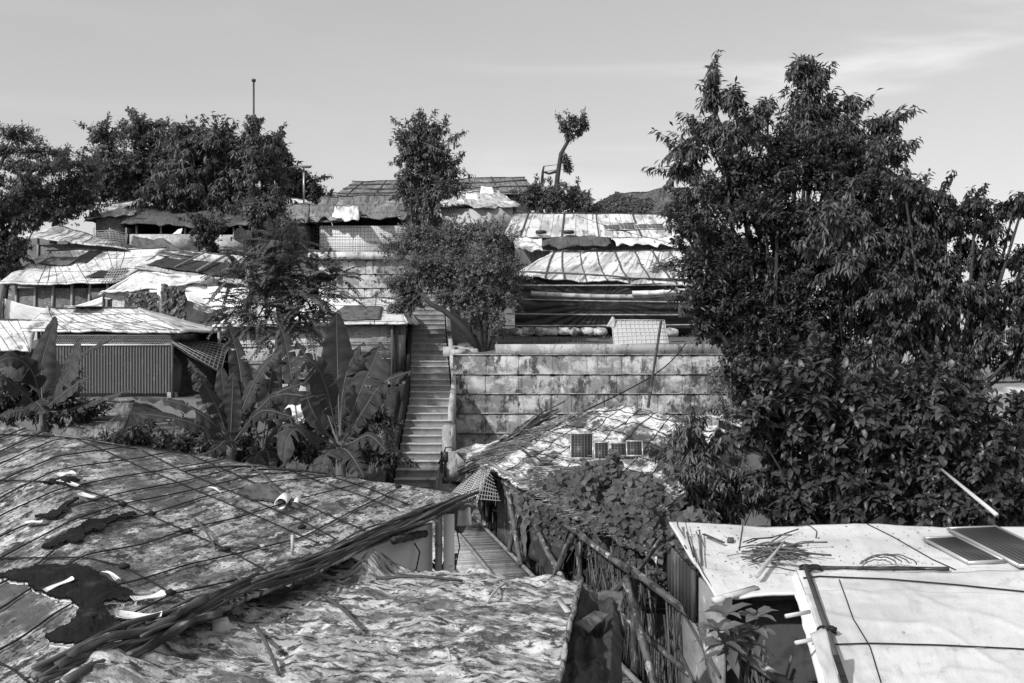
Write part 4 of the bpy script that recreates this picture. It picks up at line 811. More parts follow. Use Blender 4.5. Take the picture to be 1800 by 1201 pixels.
cross = [[(-40,764),(60,768),(130,772),(180,793),(250,825),(335,860),(440,905),(560,958)], [(-60,846),(0,847),(96,850),(160,868),(220,890),(330,938),(400,970),(470,1008)], [(-60,984),(0,985),(150,983),(220,1001),(300,1046),(372,1084)], [(-30,1160),(20,1178),(52,1205)],
 [(250,757+38),(330,835),(420,872),(530,918),(590,950)], [(330,800),(400,830),(480,866),(560,900),(640,935)], [(470,815),(560,848),(640,875),(700,900)], [(560,832),(640,858),(720,890)]]
for q in cords+cross:
    P_ = pline(bvA, q, .014, 8)
    if len(P_) > 3:
        for _ in range(2): P_[1:-1] = (P_[:-2]+2*P_[1:-1]+P_[2:])/4
        m_ = MB(); m_.tube(P_, .0055+.002*vn(np.arange(len(P_))*.9, np.zeros(len(P_)), 4), 5); m_.build('cord', 'cord', root_A)
# knots
for (x, y) in ((215,890),(265,907),(330,938),(396,970),(298,1047),(218,1001),(700,858),(530,930)):
    q = drop(bvA, x, y, .015)
    if q: m_ = MB(); m_.tube([q[0]+(-.03,0,0), q[0]+(0,0,.008), q[0]+(.03,.01,0)], [.012,.02,.012], 6); m_.build('knot', 'cord', root_A)
def decal(bv, poly, lift, step=7, jag=3, curl=0):
    """thin loose piece lying on the roof, outline given along the roof"""
    poly = np.array(poly, float); x0, y0 = poly.min(0); x1, y1 = poly.max(0); xs_ = np.arange(x0-1, x1+step, step); ys_ = np.arange(y0-1, y1+step, step)
    def inside(x, y):
        c = False; n = len(poly)
        for a in range(n):
            xa, ya = poly[a]; xb, yb = poly[(a+1) % n]
            if (ya > y) != (yb > y) and x < (xb-xa)*(y-ya)/(yb-ya)+xa: c = not c
        return c
    idx = {}; V_ = []; Q_ = []
    def vert(a, b):
        if (a, b) not in idx:
            q = drop(bv, xs_[a], ys_[b], lift+curl*2*((xs_[a]-x0)/(x1-x0+1e-6))**2+.012*float(abs(vn(xs_[a]/14, ys_[b]/7, 5))))
            idx[(a, b)] = None if q is None else len(V_)
            if q is not None: V_.append(q[0])
        return idx[(a, b)]
    for a in range(len(xs_)-1):
        for b in range(len(ys_)-1):
            if inside((xs_[a]+xs_[a+1])/2+jag*6*float(vn(xs_[a]/11, ys_[b]/8, 3)), (ys_[b]+ys_[b+1])/2+jag*4*float(vn(xs_[a]/9, ys_[b]/9, 7))):
                q = [vert(a, b), vert(a+1, b), vert(a+1, b+1), vert(a, b+1)]
                if None not in q: Q_.append(tuple(q))
    V_ = np.array(V_); k = len(V_); mm = MB()
    cnt = {}
    for f in Q_:
        for e in range(4):
            a, b = f[e], f[(e+1) % 4]; cnt[(min(a,b),max(a,b))] = cnt.get((min(a,b),max(a,b)), []) + [(a,b)]
    side = [(v[0][0], v[0][1], v[0][1]+k, v[0][0]+k) for v in cnt.values() if len(v) == 1]
    mm.add(np.concatenate([V_, V_-(0,0,.012)]), Q_+[tuple(x+k for x in f[::-1]) for f in Q_]+side); return mm
D1 = decal(bvA, [(2,1010),(60,998),(130,996),(160,1002),(180,1020),(235,1052),(240,1062),(196,1060),(178,1062),(190,1088),(240,1118),(205,1112),(180,1115),(165,1140),(150,1136),(90,1136),(78,1122),(130,1098),(142,1070),(120,1055),(92,1056),(50,1030),(0,1018)], .02, 2, 1.5, .004)
o_ = D1.build('torn_plastic', 'torn_black'); POLY = [(2,1010),(60,998),(130,996),(160,1002),(180,1020),(235,1052),(240,1062),(196,1060),(178,1062),(190,1088),(240,1118),(205,1112),(180,1115),(165,1140),(150,1136),(90,1136),(78,1122),(130,1098),(142,1070),(120,1055),(92,1056),(50,1030),(0,1018)]; decal(bvA, [(x+2.5+.012*(x-120), y+1.5+.012*(y-1060)) for x, y in POLY], .012, 2, 1.9, .0).build('frayed_rim', 'tarp_white', o_)
tag(o_, 'large torn black plastic patch on the near left of the big near roof', 'plastic sheet')
for poly, lb in (([(70,965),(100,950),(150,920),(185,915),(235,902),(238,908),(205,918),(178,935),(150,940),(148,955),(110,958),(85,968)], 'ragged dark cloth strip across the bend of the big near roof'), ([(70,850),(104,842),(140,845),(128,852),(90,853)], 'small dark cloth scrap tucked under a cord at the bend, nearer the ridge'), ([(62,912),(100,900),(128,880),(140,878),(120,898),(96,915)], 'dark cloth scrap just below the middle of the roof bend'),([(330,1078),(345,1070),(375,1082),(352,1100),(335,1092)], 'black torn hole patch beside the pole bundle'), ([(415,868),(450,852),(480,862),(498,880),(470,884),(440,880)], 'square darker patch by the rolled sheet on the big near roof')):
    D1 = decal(bvA, poly, .018, 2, 1.5, .006); o_ = D1.build('cloth_scrap', 'torn_black' if 'square' not in lb else 'cloth_grey'); tag(o_, lb, 'cloth scrap', 'dark scraps on the near roof')
for (a_, b_, wd_, cu_, lb) in (((103,850),(138,861),.045,.02,'white plastic strip nearest the ridge of the big near roof'), ((139,874),(168,886),.05,.05,'small bent white strip below the topmost white strip'), ((42,926),(75,924),.035,.02,'folded white strip at the left edge area of the big near roof'), ((80,1046),(127,1027),.032,.03,'long white strip lying on the torn black plastic'), ((181,1011),(207,1026),.03,.01,'white strip on the tip of the torn black plastic'), ((231,1062),(283,1058),.05,.05,'curled white strip right of the torn black plastic'), ((202,1088),(279,1098),.075,.06,'large white curled strip at the lower edge of the torn black plastic'), ((102,841),(128,837),.06,.02,'pale folded scrap near the ridge bend'), ((365,861),(388,870),.02,.01,'thin white strip in the middle of the big near roof')):
    A_ = drop(bvA, *a_, .025)[0]; B_ = drop(bvA, *b_, .025)[0]; dv = B_-A_; sd = nrm(np.cross(PN, dv)); n_ = 12; mm = MB(); V_ = []
    for q in range(n_+1):
        t = q/n_; w_ = wd_*(.7+.5*math.sin(t*3+a_[0])**2)*.5; lf = cu_*(t-.35)**2*2
        for c in range(4): u = c/3*2-1; V_.append(A_+dv*t+sd*w_*u+PN*(lf+abs(u)*.012*math.sin(t*4)))
    V_ = np.array(V_); k = len(V_); Q_ = [(q*4+c, (q+1)*4+c, (q+1)*4+c+1, q*4+c+1) for q in range(n_) for c in range(3)]
    ring = [q*4 for q in range(n_+1)]+[n_*4+c for c in (1,2,3)]+[q*4+3 for q in range(n_-1,-1,-1)]+[2,1]
    mm.add(np.concatenate([V_, V_-PN*.004]), Q_+[tuple(x+k for x in f[::-1]) for f in Q_]+[(ring[x], ring[(x+1)%len(ring)], ring[(x+1)%len(ring)]+k, ring[x]+k) for x in range(len(ring))])
    tag(mm.build('white_strip', 'cloth_white', smooth=True), lb, 'plastic strip', 'white strips on the near roof')
D1 = decal(bvA, [(196,1178),(240,1150),(290,1120),(330,1090),(325,1070),(296,1066),(318,1062),(336,1072),(338,1098),(300,1130),(250,1165),(205,1185)], .004, 5, 2); D1.build('bare_tarp', 'cloth_white', root_A)
D1 = decal(bvA, [(370,1078),(430,1045),(466,1022),(470,1030),(440,1060),(372,1088)], .004, 5, 2); D1.build('bare_tarp', 'cloth_white', root_A)
# rolled white sheet and sticks
for (x, y, r_, lb) in ((497,884,.04,'rolled white sheet end under the fallen board'), (522,886,.02,'small white paper corner right of the rolled sheet')):
    q = drop(bvA, x, y, .045)[0]; m_ = MB(); th_ = np.linspace(0, 5.2, 12); V_ = []; 
    for s_ in (0,1):
        for a_ in th_: V_.append(q+np.array((.045*math.cos(a_)*(1+s_*.15)*r_/.04, .02-s_*.17, .045*math.sin(a_)*r_/.04-s_*.02)))
    m_.add(V_, [(a_, a_+1, a_+13, a_+12) for a_ in range(11)]); o_ = tag(m_.build('rolled_sheet', 'cloth_white', smooth=True), lb, 'sheet'); sm = o_.modifiers.new('t', 'SOLIDIFY'); sm.thickness = .006
def stick_px(bv, a, b, r, m, lb, cat='stick', grp='sticks on the near roofs', flat=False, n=8, name='stick', lift=None):
    P_ = pline(bv, [a, b], (r+.01) if lift is None else lift, n)
    if len(P_) < 2: return
    P_ = P_[0]+(P_[-1]-P_[0])*np.linspace(0,1,8)[:,None]; P_[:,2] += .02*np.sin(np.linspace(0,math.pi,8))+.006*vn(np.arange(8)*1.3,np.zeros(8),int(a[0]))
    mm = MB()
    if flat: mm.beam(P_[0]+(0,0,.02), P_[-1]+(0,0,.02), r*2.6, r*.7)
    else: mm.tube(P_, np.linspace(r, r*.75, 8), 6)
    tag(mm.build(name, m, smooth=not flat), lb, cat, grp)
stick_px(bvA, (478,862), (525,903), .018, 'stick', 'broken flat board lying over the rolled white sheet', 'board', flat=True, name='board')
stick_px(bvA, (415,800), (492,872), .009, 'stick', 'long pale bamboo strip falling from the ridge to the board')
stick_px(bvA, (322,832), (448,825), .013, 'bamboo_dark', 'dark thin pole near the far edge of the big near roof')
stick_px(bvA, (440,830), (572,836), .012, 'bamboo_dark', 'dark pole right of the other along the far edge of the big near roof')
stick_px(bvA, (342,917), (379,970), .011, 'stick', 'short dark lath pointing down the middle of the big near roof')
stick_px(bvA, (425,960), (455,968), .014, 'stick', 'tiny charred stick left of the pole bundle')
stick_px(bvA, (412,1018), (440,1050), .012, 'stick', 'splinter stick next to the pole bundle')
m_ = MB(); q0 = drop(bvA, 514, 975, .0)[0]; m_.tube([q0, q0+(0,0,.14)], .012, 5); tag(m_.build('peg', 'stick_light'), 'short upright peg stuck through the big near roof', 'peg')
# ---- bundle of poles on the eave
root_B = thing('pole_bundle', 'bundle of dark old bamboo poles running along the eave of the big near roof', 'pole bundle', E3[40])
def eaveP(t, off=(0,0,0)):
    q = np.array([np.interp(t, np.linspace(0,1,90), E3[:,k]) for k in range(3)]); return q+lp*off[0]+np.array((0,0,off[1]))
random.seed(9)
for q in range(46):
    t0 = random.uniform(-.0,.72) if q > 4 else (0,.2,.45,.1,.5)[q]; t1 = min(1.0, t0+random.uniform(.25,.6)); off = (random.gauss(.02,.055), .03+abs(random.gauss(.0,.04))); r_ = random.choice((.006,.008,.01,.014,.02,.026))
    r_ *= .55+.45*t0+.1; n_ = 14; P_ = np.array([eaveP(t0+(t1-t0)*s_/(n_-1), (off[0]+.025*math.sin(s_*.3+q)+.06*(s_/n_-.5)*random.uniform(.5,1), off[1]+.02*math.sin(s_*.7+q*2))) for s_ in range(n_)])
    m_ = MB(); a_, b_ = P_[0], P_[-1]; m_.tube(P_, r_*(1+.12*(np.arange(n_)%2)), 7, RNG.uniform(.4,1.8,n_)); m_.build('pole', random.choice(('bamboo_dark','bamboo_dark','stick','wood_dark')), root_B, smooth=True)
stickA = MB(); a_ = K(712,893,9.0); b_ = K(770,917,9.2); stickA.tube([a_, (a_+b_)/2+(0,0,.01), b_], .014, 6); tag(stickA.build('stick', 'stick_light'), 'pale bare stick poking out at the eave corner of the big near roof', 'stick')
m_ = MB(); m_.tube([K(725,948,9.1), K(738,970,9.0), K(732,1000,9.0), K(724,1008,9.0)], .007, 5); tag(m_.build('wire', 'cord', smooth=True), 'black wire dangling in front of the white wall', 'wire')
m_ = MB(); m_.tube([K(803,930,9.6), K(808,960,9.6), K(803,985,9.6), K(800,1002,9.6)], .006, 5); tag(m_.build('wire', 'cord', smooth=True), 'thin wire loop hanging over the left side of the walkway', 'wire')
m_ = MB(); m_.bamboo(K(745,938,9.3), K(694,950,7.6), .035, 10, 0, .35, .5); tag(m_.build('beam_end', 'bamboo_dark', smooth=True), 'thick dark beam end jutting under the eave by the white wall', 'beam')
m_ = MB(); Patch(K(770,905,9.8), K(812,930,9.7), K(838,885,10.2), K(800,880,10.3), .1, .2, 95, rag=.3).mesh(m_, 14, 10, .02); tag(m_.build('rag', 'cloth_grey'), 'crumpled rags hanging under the eave corner', 'rag')
m_ = MB(); Patch(K(806,915,9.7), K(828,925,9.7), K(826,895,9.8), K(808,890,9.8), .08, .2, 96).mesh(m_, 8, 8, .02); tag(m_.build('rag', 'cloth_white'), 'white rag hanging beside the dark rags at the eave corner', 'rag')
# ================================================================ near crumpled roof (bottom centre)
root_C = thing('near_hut', 'near hut at bottom centre under a crumpled blotchy cloth roof', 'hut', np.array((-.5,6,-4.8)), 'near shelters')
pC = Patch(K(-260,1330,4.0), K(955,1330,4.05), K(1022,1034,7.25), K(430,985,8.1), .03, .75, 90, fine=.026)
oC = pC.P
def cP(u, v, h=0):
    u = np.asarray(u, float); v = np.asarray(v, float); x = u*pC.W; y = v*pC.L
    rid = .03*np.maximum(0, 1-np.abs(fbm(x/1.4+y*.25, y/.42, 61, 3))*4)+.03*(1-2*np.abs(fbm(x/.4, y/.22, 66, 4)))+.012*(1-2*np.abs(fbm(x/.12, y/.1, 67, 2)))
    tent = .18*np.exp(-((u-.43)/.04)**2-((v-.93)/.09)**2)+.07*np.exp(-((u-.7)/.2)**2-((v-.5)/.08)**2)+.1*np.exp(-((x-.8+y*.25)/.18)**2)
    q = oC(u, v, h+rid+tent); q[..., 1] += .12*np.sin(u*9)*v*.3; return q
pC.P = cP
m_ = MB(); pC.mesh(m_, 330, 230, .03); bvC = m_.bvh(); m_.build('roof', 'tarp_crumple', root_C, smooth=False)
m_ = MB(); wall_seg(m_, (-2.0,7.2,0), (.42,6.95,0), -4.8, -2.1); wall_seg(m_, (.38,6.9,0), (.0,4.2,0), -4.8, -2.1); m_.build('wall', 'cloth_dark', root_C)
m_ = MB(); P_ = [pC.P(np.array(1.0), np.array(v), np.array(.02)) for v in np.linspace(0,1,40)]; m_.tube(P_, .016+.006*vn(np.arange(40)*.8, np.zeros(40), 2), 6, RNG.uniform(.6,1.2,40)); m_.build('hem', 'tarp_crumple', root_C)
stick_px(bvC, (566,1052), (640,1113), .012, 'stick', 'dark stick lying on the crumpled roof left of centre', grp='sticks on the crumpled roof')
stick_px(bvC, (452,1110), (490,1192), .013, 'stick', 'dark stick near the lower left of the crumpled roof', grp='sticks on the crumpled roof')
stick_px(bvC, (856,1062), (888,1030), .01, 'stick_light', 'pale stick on the far edge of the crumpled roof by the walkway', grp='sticks on the crumpled roof')
stick_px(bvC, (980,1062), (997,1088), .014, 'stick_light', 'pale flat lath near the right hem of the crumpled roof', flat=True, grp='sticks on the crumpled roof')
stick_px(bvC, (785,1145), (790,1168), .01, 'stick_light', 'small pale twig on the lower middle of the crumpled roof', grp='sticks on the crumpled roof')
stick_px(bvC, (660,1022), (815,1026), .013, 'bamboo_dark', 'dark pole lying along the far edge of the crumpled roof', grp='sticks on the crumpled roof')
q = drop(bvC, 388, 1112, .0)[0]
m_ = MB(); m_.box(q+(0,0,.03), (.09,.09,.07), Matrix.Rotation(.5,3,'Z')@Matrix.Rotation(.3,3,'X')); tag(m_.build('stone', 'concrete'), 'pale concrete lump wedged below the pole bundle', 'stone')
# cylindrical roll below bundle
P_ = pline(bvC, [(300,1180),(370,1140),(450,1105),(520,1085)], .05, 6)
if 0: m_ = MB(); m_.tube(P_, .028+.016*vn(np.arange(len(P_))*.6, np.zeros(len(P_)), 8), 9, RNG.uniform(.7,1.2,len(P_))); tag(m_.build('cloth_roll', 'cloth_grey', smooth=True), 'rolled mouldy cloth lying below the pole bundle', 'cloth roll')
# dark tarp draped at right of crumpled roof
pT = Patch(K(960,1330,4.6), K(1090,1330,4.9), K(1092,1052,6.9), K(1018,1036,7.2), .05, .45, 97, fine=.035)
oT = pT.P
def tP(u, v, h=0):
    u = np.asarray(u, float); v = np.asarray(v, float); q = oT(u, v, h); q[..., 2] += -.22*np.exp(-((u-.45)/.22)**2-((v-.82)/.12)**2)-.35*np.clip(u-.8,0,1)*2+.02*np.sin(u*20+v*9)*(1-v); return q
pT.P = tP; m_ = MB(); pT.mesh(m_, 50, 110, .01); tag(m_.build('dark_tarpaulin', 'cloth_dark'), 'dark wrinkled tarpaulin draped beside the crumpled roof', 'tarpaulin')
m_ = MB(); q_ = Patch(K(1062,1150,6.6), K(1104,1120,6.5), K(1092,1036,7.1), K(1036,1036,7.3), .03, .35, 98, fine=.02); q_.mesh(m_, 24, 30, .01); tag(m_.build('tarpaulin_flap', 'cloth_grey'), 'lighter grey flap folded over the far end of the dark tarpaulin', 'tarpaulin')
m_ = MB(); Patch(K(1000,1100,6.2), K(1052,1070,6.4), K(1074,1078,6.45), K(1020,1120,6.2), .05, .2, 99, fine=.02).mesh(m_, 20, 10, .01); tag(m_.build('torn_cloth', 'cloth_grey'), 'torn rag crumpled on the dark tarpaulin', 'rag')
# ================================================================ bamboo walkway
DZ = -3.2; va = np.array((-374/F, 1, 0)); va = va/np.linalg.norm(va); vb = np.array((va[1], -va[0], 0))
def deck(s, l, z=DZ): # s metres along, l metres right of right edge
    o = K(1080,1165,3.2*F/565); return np.array((o[0], o[1], z))+va*s+vb*l
root = thing('bamboo_walkway', 'raised walkway decked with split bamboo between the near huts', 'walkway', deck(2,-.8,-4.6))
m_ = MB(); s_ = -4.0
while s_ < 9.6:
    w_ = random.uniform(.03,.05); a_ = deck(s_+random.uniform(-.01,.01), -1.75+random.uniform(-.08,.05), DZ-.01+random.uniform(-.006,.006)); b_ = deck(s_+random.uniform(-.015,.015), .04+random.uniform(-.05,.06), DZ-.01+random.uniform(-.006,.006))
    m_.beam(a_, b_, w_, .015, tone=random.uniform(1.4,3.0)); s_ += w_+.004
m_.build('deck', 'bamboo', root)
for l_, s0, s1 in ((0,-4,9.5), (-.52,-4,9.3), (-.98,2,9.0), (-1.5,-4,9.4)):
    m_ = MB(); m_.bamboo(deck(s0,l_,DZ+.03), deck(s1,l_+.03,DZ+.03), .032, 8, 0, .36, .9); m_.build('binding_pole', 'bamboo', root, smooth=True)
for s_ in (-2.5, 0, 2.5, 5, 7.5):
    for l_ in (-1.6, 0): m_ = MB(); m_.bamboo(deck(s_,l_,-4.9), deck(s_,l_,DZ-.03), .05, 8); m_.build('stilt', 'bamboo_dark', root, smooth=True)
# railing fence
root = thing('bamboo_railing', 'rough bamboo railing with woven brush infill along the walkway', 'railing', deck(2,.15,-3.4)); RZ = -2.3
posts_ = [-3.6,-1.9,-.02,1.9,3.2,4.6,6.3,8.2]
for s_ in posts_:
    m_ = MB(); m_.bamboo(deck(s_,.2,-3.6), deck(s_+random.uniform(-.04,.04),.2+random.uniform(-.03,.03),RZ+.1), .042, 9, 0, .3, 1.3); m_.build('post', 'bamboo_dark', root, smooth=True)
for a_, b_ in ((-4.2,-.2),(-.2,1.9),(1.8,4.0),(4.4,8.8)):
    m_ = MB(); m_.bamboo(deck(a_,.2,RZ+.01*a_), deck(b_+.25,.18,RZ+.03), .042, 9, .03, .34, 1.8); m_.build('top_rail', 'bamboo_dark', root, smooth=True)
for a_, b_ in ((-4.2,.4),(.2,3.5),(3.3,8)):
    m_ = MB(); m_.bamboo(deck(a_,.26,-2.9), deck(b_+.25,.24,-2.86), .035, 8, .02, .34, 1.5); m_.build('lower_rail', 'bamboo_dark', root, smooth=True)
for (a_, za, b_, zb) in ((-.1,RZ-.05,.9,-2.98), (-.1,RZ-.1,-1.3,-3.1), (1.9,RZ,2.6,-3.1), (1.7,-3.1,3.1,-2.5), (4.6,RZ,5.0,-3.1), (5.6,-2.35,4.2,-3.15), (8.1,RZ+.05,7.0,-3.1), (-2.0,RZ,-2.9,-3.1)):
    m_ = MB(); m_.bamboo(deck(a_,.1,za), deck(b_,-.02,zb), .043, 9, 0, .3, 1.9); m_.build('brace', 'bamboo_dark', root, smooth=True)
m_ = MB()
for q in range(260):
    s_ = random.uniform(-4,8.8); l_ = random.uniform(.24,.4); h1 = random.uniform(-2.6,-2.2); m_.tube([deck(s_,l_,-3.6), deck(s_+random.gauss(0,.1),l_+random.gauss(0,.03),(-3.6+h1)/2), deck(s_+random.gauss(0,.22),l_,h1)], random.uniform(.005,.012), 4, random.uniform(.2,1.5))
m_.build('brush_infill', 'wood_dark', root)
for (s0, s1, mm, sd) in ((2.4,4.3,'cloth_dark',3), (4.4,5.6,'cloth_grey',5), (7.2,8.3,'cloth_dark',6)):
    pf_ = Patch(deck(s0,.12,-3.1), deck(s1,.12,-3.05), deck(s1,.16,RZ+.02), deck(s0,.16,RZ-.02), .05, .4, 100+sd); o1 = pf_.P; pf_.P = (lambda o1: lambda u, v, h=0: o1(u, v, h+.03*np.sin(np.asarray(u)*30+3*np.asarray(v))))(o1)
    m_ = MB(); pf_.mesh(m_, 50, 20, .01); m_.build('hung_cloth', mm, root)
for s_ in (-.05, 1.9, 4.5):
    m_ = MB(); c_ = deck(s_,.2,RZ); th_ = np.linspace(0,6.28*3,40); m_.tube(np.stack([c_[0]+.055*np.cos(th_), c_[1]+.055*np.sin(th_), c_[2]-.03+th_*.004+.02*np.sin(th_*1.3)], 1), .012, 5); m_.build('lashing', 'cord', root)
m_ = MB(); m_.bamboo(deck(-.02,.24,RZ), K(1163,945,9.0), .024, 8, 0, .3, 2.2); tag(m_.build('bamboo_pole', 'bamboo_dark', smooth=True), 'upright bamboo pole between the railing corner and the right hut roof', 'pole')
# small pump / can left of walkway
m_ = MB()
for q in range(16): a_ = K(784+random.uniform(-8,8),1010,9.9); m_.tube([a_+(0,0,-.4), a_+(random.gauss(0,.03),random.gauss(0,.03),.0), a_+(random.gauss(0,.08),random.gauss(0,.05),.1+random.random()*.1)], .02*random.random()+.006, 5, random.uniform(.5,2))
tag(m_.build('firewood', 'stick'), 'small stack of firewood ends beside the white wall', 'firewood')
# stained roof hut lattice below vines
root = thing('lattice_window', 'dark lattice grille in the shadow under the creeper', 'grille', K(1140,1045,10.4)); m_ = MB()
for q in range(9): m_.tube([K(1112+q*8,1075,10.3), K(1112+q*8,1005,10.3)], .008, 4)
for q in range(7): m_.tube([K(1108,1010+q*10,10.28), K(1180,1010+q*10,10.28)], .008, 4)
m_.build('bars', 'iron', root); m_ = MB(); m_.box(K(1146,1040,10.5), (.5,.04,.45)); m_.build('backing', 'cloth_grey', root)
# ================================================================ right near hut
root_R = thing('near_hut', 'near hut at lower right with clean white plastic roof', 'hut', np.array((3.2,7.5,-4.6)), 'near shelters')
def onR(px, py): # plane z = -1.7 - .1*(9.35-y)
    r_ = np.array(((px-900)/F, 1, (600-py)/F)); t = (-1.7-.935)/(r_[2]-.1); return r_*t
pR = Patch(onR(1258,1046), onR(2150,1046), onR(2150,936), onR(1176,920), .022, .9, 110, fine=.008); m_ = MB(); pR.mesh(m_, 170, 60, .02)
bvR = m_.bvh(); m_.build('roof', 'tarp_clean', root_R, smooth=True)
lowR = Patch(onR(1498,1290), onR(2100,1300), onR(2150,1012)+(0,0,.05), onR(1400,1012)+(0,0,.05), .022, .8, 112, fine=.009, sag=.03); oL = lowR.P
def lP(u, v, h=0):
    u = np.asarray(u, float); v = np.asarray(v, float); x = u*lowR.W; y = v*lowR.L
    return oL(u, v, h+.014*np.abs(np.sin(x*22+3*fbm(x*2, y, 5)))*np.exp(-x/.25)+.012*np.maximum(0, 1-np.abs(fbm(x/.9+y*.5, y/1.4, 71, 3))*9)+.01*np.maximum(0, 1-np.abs(fbm(x/1.3-y*.6, y/2, 77, 3))*12))
lowR.P = lP; m_ = MB(); lowR.mesh(m_, 130, 90, .02); bvL = m_.bvh(); m_.build('lower_roof', 'tarp_clean', root_R, smooth=True)
m_ = MB(); P_ = [lowR.P(np.array(0.02), np.array(v), np.array(.02)) for v in np.linspace(0,1,12)]; m_.beam(P_[0], P_[-1], .036, .014); m_.build('edge_batten', 'stick', root_R)
for u_ in (-.012,): 
    m_ = MB(); Patch(lowR.P(np.array(0.),np.array(0.))+(-.12,-.02,-.08), lowR.P(np.array(0.),np.array(0.)), lowR.P(np.array(0.),np.array(1.)), lowR.P(np.array(0.),np.array(1.))+(-.05,-.02,-.06), .03, .4, 113).mesh(m_, 6, 40, .01); m_.build('hem', 'cloth_white', root_R)
m_ = MB(); m_.bamboo(onR(1318,1036)+(0,-.0,-.04), onR(1425,1034)+(0,0,-.04), .05, 12, 0, .3, .9); m_.build('beam', 'bamboo_dark', root_R, smooth=True)
m_ = MB(); m_.beam(onR(1255,1056), onR(1330,1034), .05, .04); m_.build('eave_batten', 'bamboo_light', root_R)
m_ = MB(); a_ = onR(1176,922); b_ = onR(1258,1046); wall_seg(m_, a_+(.06,-.05,0), b_+(.06,.0,0), -4.6, -1.95, .03); m_.build('wall', 'wall_cloth', root_R)
m_ = MB(); wall_seg(m_, b_+(.1,.25,0), b_+(4,.6,0), -4.6, -1.98, .04); m_.build('wall', 'cloth_dark', root_R)
m_ = MB(); 
for q in range(8): u_ = q/7; c_ = a_+(b_-a_)*u_*.55+(.0,-.02,0); m_.box((c_[0]-.0,c_[1],-2.1), (.03,.12,.42), None, random.uniform(.6,1.2))
m_.build('slat_panel', 'wood_dark', root_R)
for (za, zb) in ((-2.35,-2.5),(-2.75,-2.95),(-3.2,-3.4)):
    m_ = MB(); m_.tube([(a_[0]+.03,a_[1],za), (b_[0]+.03,b_[1],zb)], .014, 6); m_.build('wall_batten', 'stick', root_R)
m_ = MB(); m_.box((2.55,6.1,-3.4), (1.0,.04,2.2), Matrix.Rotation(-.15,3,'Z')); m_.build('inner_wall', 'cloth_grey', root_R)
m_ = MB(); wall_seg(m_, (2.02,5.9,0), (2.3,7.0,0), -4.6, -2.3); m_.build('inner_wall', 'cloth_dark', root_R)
for (x, y) in ((1398,1055),(1415,1102)): m_ = MB(); c_ = K(x,y,6.3); m_.tube([c_+(-.06,0,-.1), c_+(.12,.1,-.1)], .014, 8); m_.build('bamboo_stub', 'bamboo_light', root_R)
m_ = MB(); Patch(K(1452,1201,5.6), K(1476,1205,5.6), K(1452,1110,6.0), K(1424,1120,6.0), .04, .2, 115).mesh(m_, 8, 12, .01); m_.build('torn_cloth', 'panel_cloth', root_R)
# ropes
def rope(pts, bv, r, lb, m='cord', lift=None, name='rope', cat='rope', grp='ropes over the white near roof'):
    P_ = pline(bv, pts, r+.004 if lift is None else lift, 8)
    if len(P_) > 2: mm = MB(); mm.tube(P_, r, 5); tag(mm.build(name, m, smooth=True), lb, cat, grp)
rope([(1412,1018),(1440,1015),(1560,1020),(1680,1030),(1820,1044)], bvL, .0065, 'thick black rope across the top of the overlapping white sheet')
rope([(1460,1135),(1530,1133),(1650,1136),(1820,1144)], bvL, .0055, 'black rope across the middle of the overlapping white sheet')
rope([(1475,1020),(1500,1090),(1530,1140),(1548,1201)], bvL, .004, 'thin cord curving down the left of the overlapping white sheet')
rope([(1516,918),(1570,945),(1640,985),(1680,1003)], bvR, .0045, 'black cord slanting from the far edge to the small solar panel')
rope([(1306,920),(1303,940),(1299,968)], bvR, .004, 'short dark cord hanging from the far edge of the white roof')
rope([(1400,917),(1425,926),(1436,935),(1434,947)], bvR, .004, 'curled wire at the middle of the far edge of the white roof')
th_ = np.linspace(0,6.3*2.5,60); c_ = onR(1425,1014)+(0,0,.07); m_ = MB(); m_.tube(np.stack([c_[0]+.09*np.cos(th_)*(.7+.3*np.sin(th_*2.3)), c_[1]+.05*np.sin(th_), c_[2]+.015*np.sin(th_*1.7)], 1), .009, 5); tag(m_.build('rope_knot', 'cord', smooth=True), 'tangled black rope knot at the corner of the overlapping white sheet', 'rope', 'ropes over the white near roof')
th_ = np.linspace(0,6.3*2,50); c_ = lowR.P(np.array(.02),np.array(.5))+(0,0,.03); m_ = MB(); m_.tube(np.stack([c_[0]+.06*np.cos(th_), c_[1]+.03*np.sin(th_), c_[2]+.02*np.sin(th_*1.7)], 1), .009, 5); tag(m_.build('rope_knot', 'cord', smooth=True), 'black rope knot tied round the edge batten of the overlapping white sheet', 'rope', 'ropes over the white near roof')
for cs_, lb in ((((1684,1001),(1748,999),(1700,952),(1638,956)),'small white-framed solar panel on the white near roof'), (((1766,1007),(1862,1004),(1776,934),(1686,938)),'large dark solar panel at the right edge of the white near roof')):
    c4 = [onR(*q)+np.array((0,0,.05)) for q in cs_]; ex = nrm(c4[1]-c4[0]+c4[2]-c4[3]); ey0 = c4[3]-c4[0]+c4[2]-c4[1]; n0 = nrm(np.cross(ex, ey0)); ey = np.cross(n0, ex)
    solar_at('solar_panel', lb, sum(c4)/4, ex, ey, n0, (np.linalg.norm(c4[1]-c4[0])+np.linalg.norm(c4[2]-c4[3]))/2, np.dot(ey0, ey)/2, 'solar panels on the white near roof')
m_ = MB(); P_ = pline(bvR, [(1405,1004),(1500,1003),(1668,1006)], .03, 8); P_ = P_[0]+(P_[-1]-P_[0])*np.linspace(0,1,20)[:,None]; m_.tube(P_, .018+.004*vn(np.arange(20)*.7,np.zeros(20),1), 7, RNG.uniform(.5,1.8,20)); tag(m_.build('bamboo_pole', 'bamboo_dark', smooth=True), 'dark mouldy pole lying across the white near roof', 'pole')
m_ = MB(); random.seed(4)
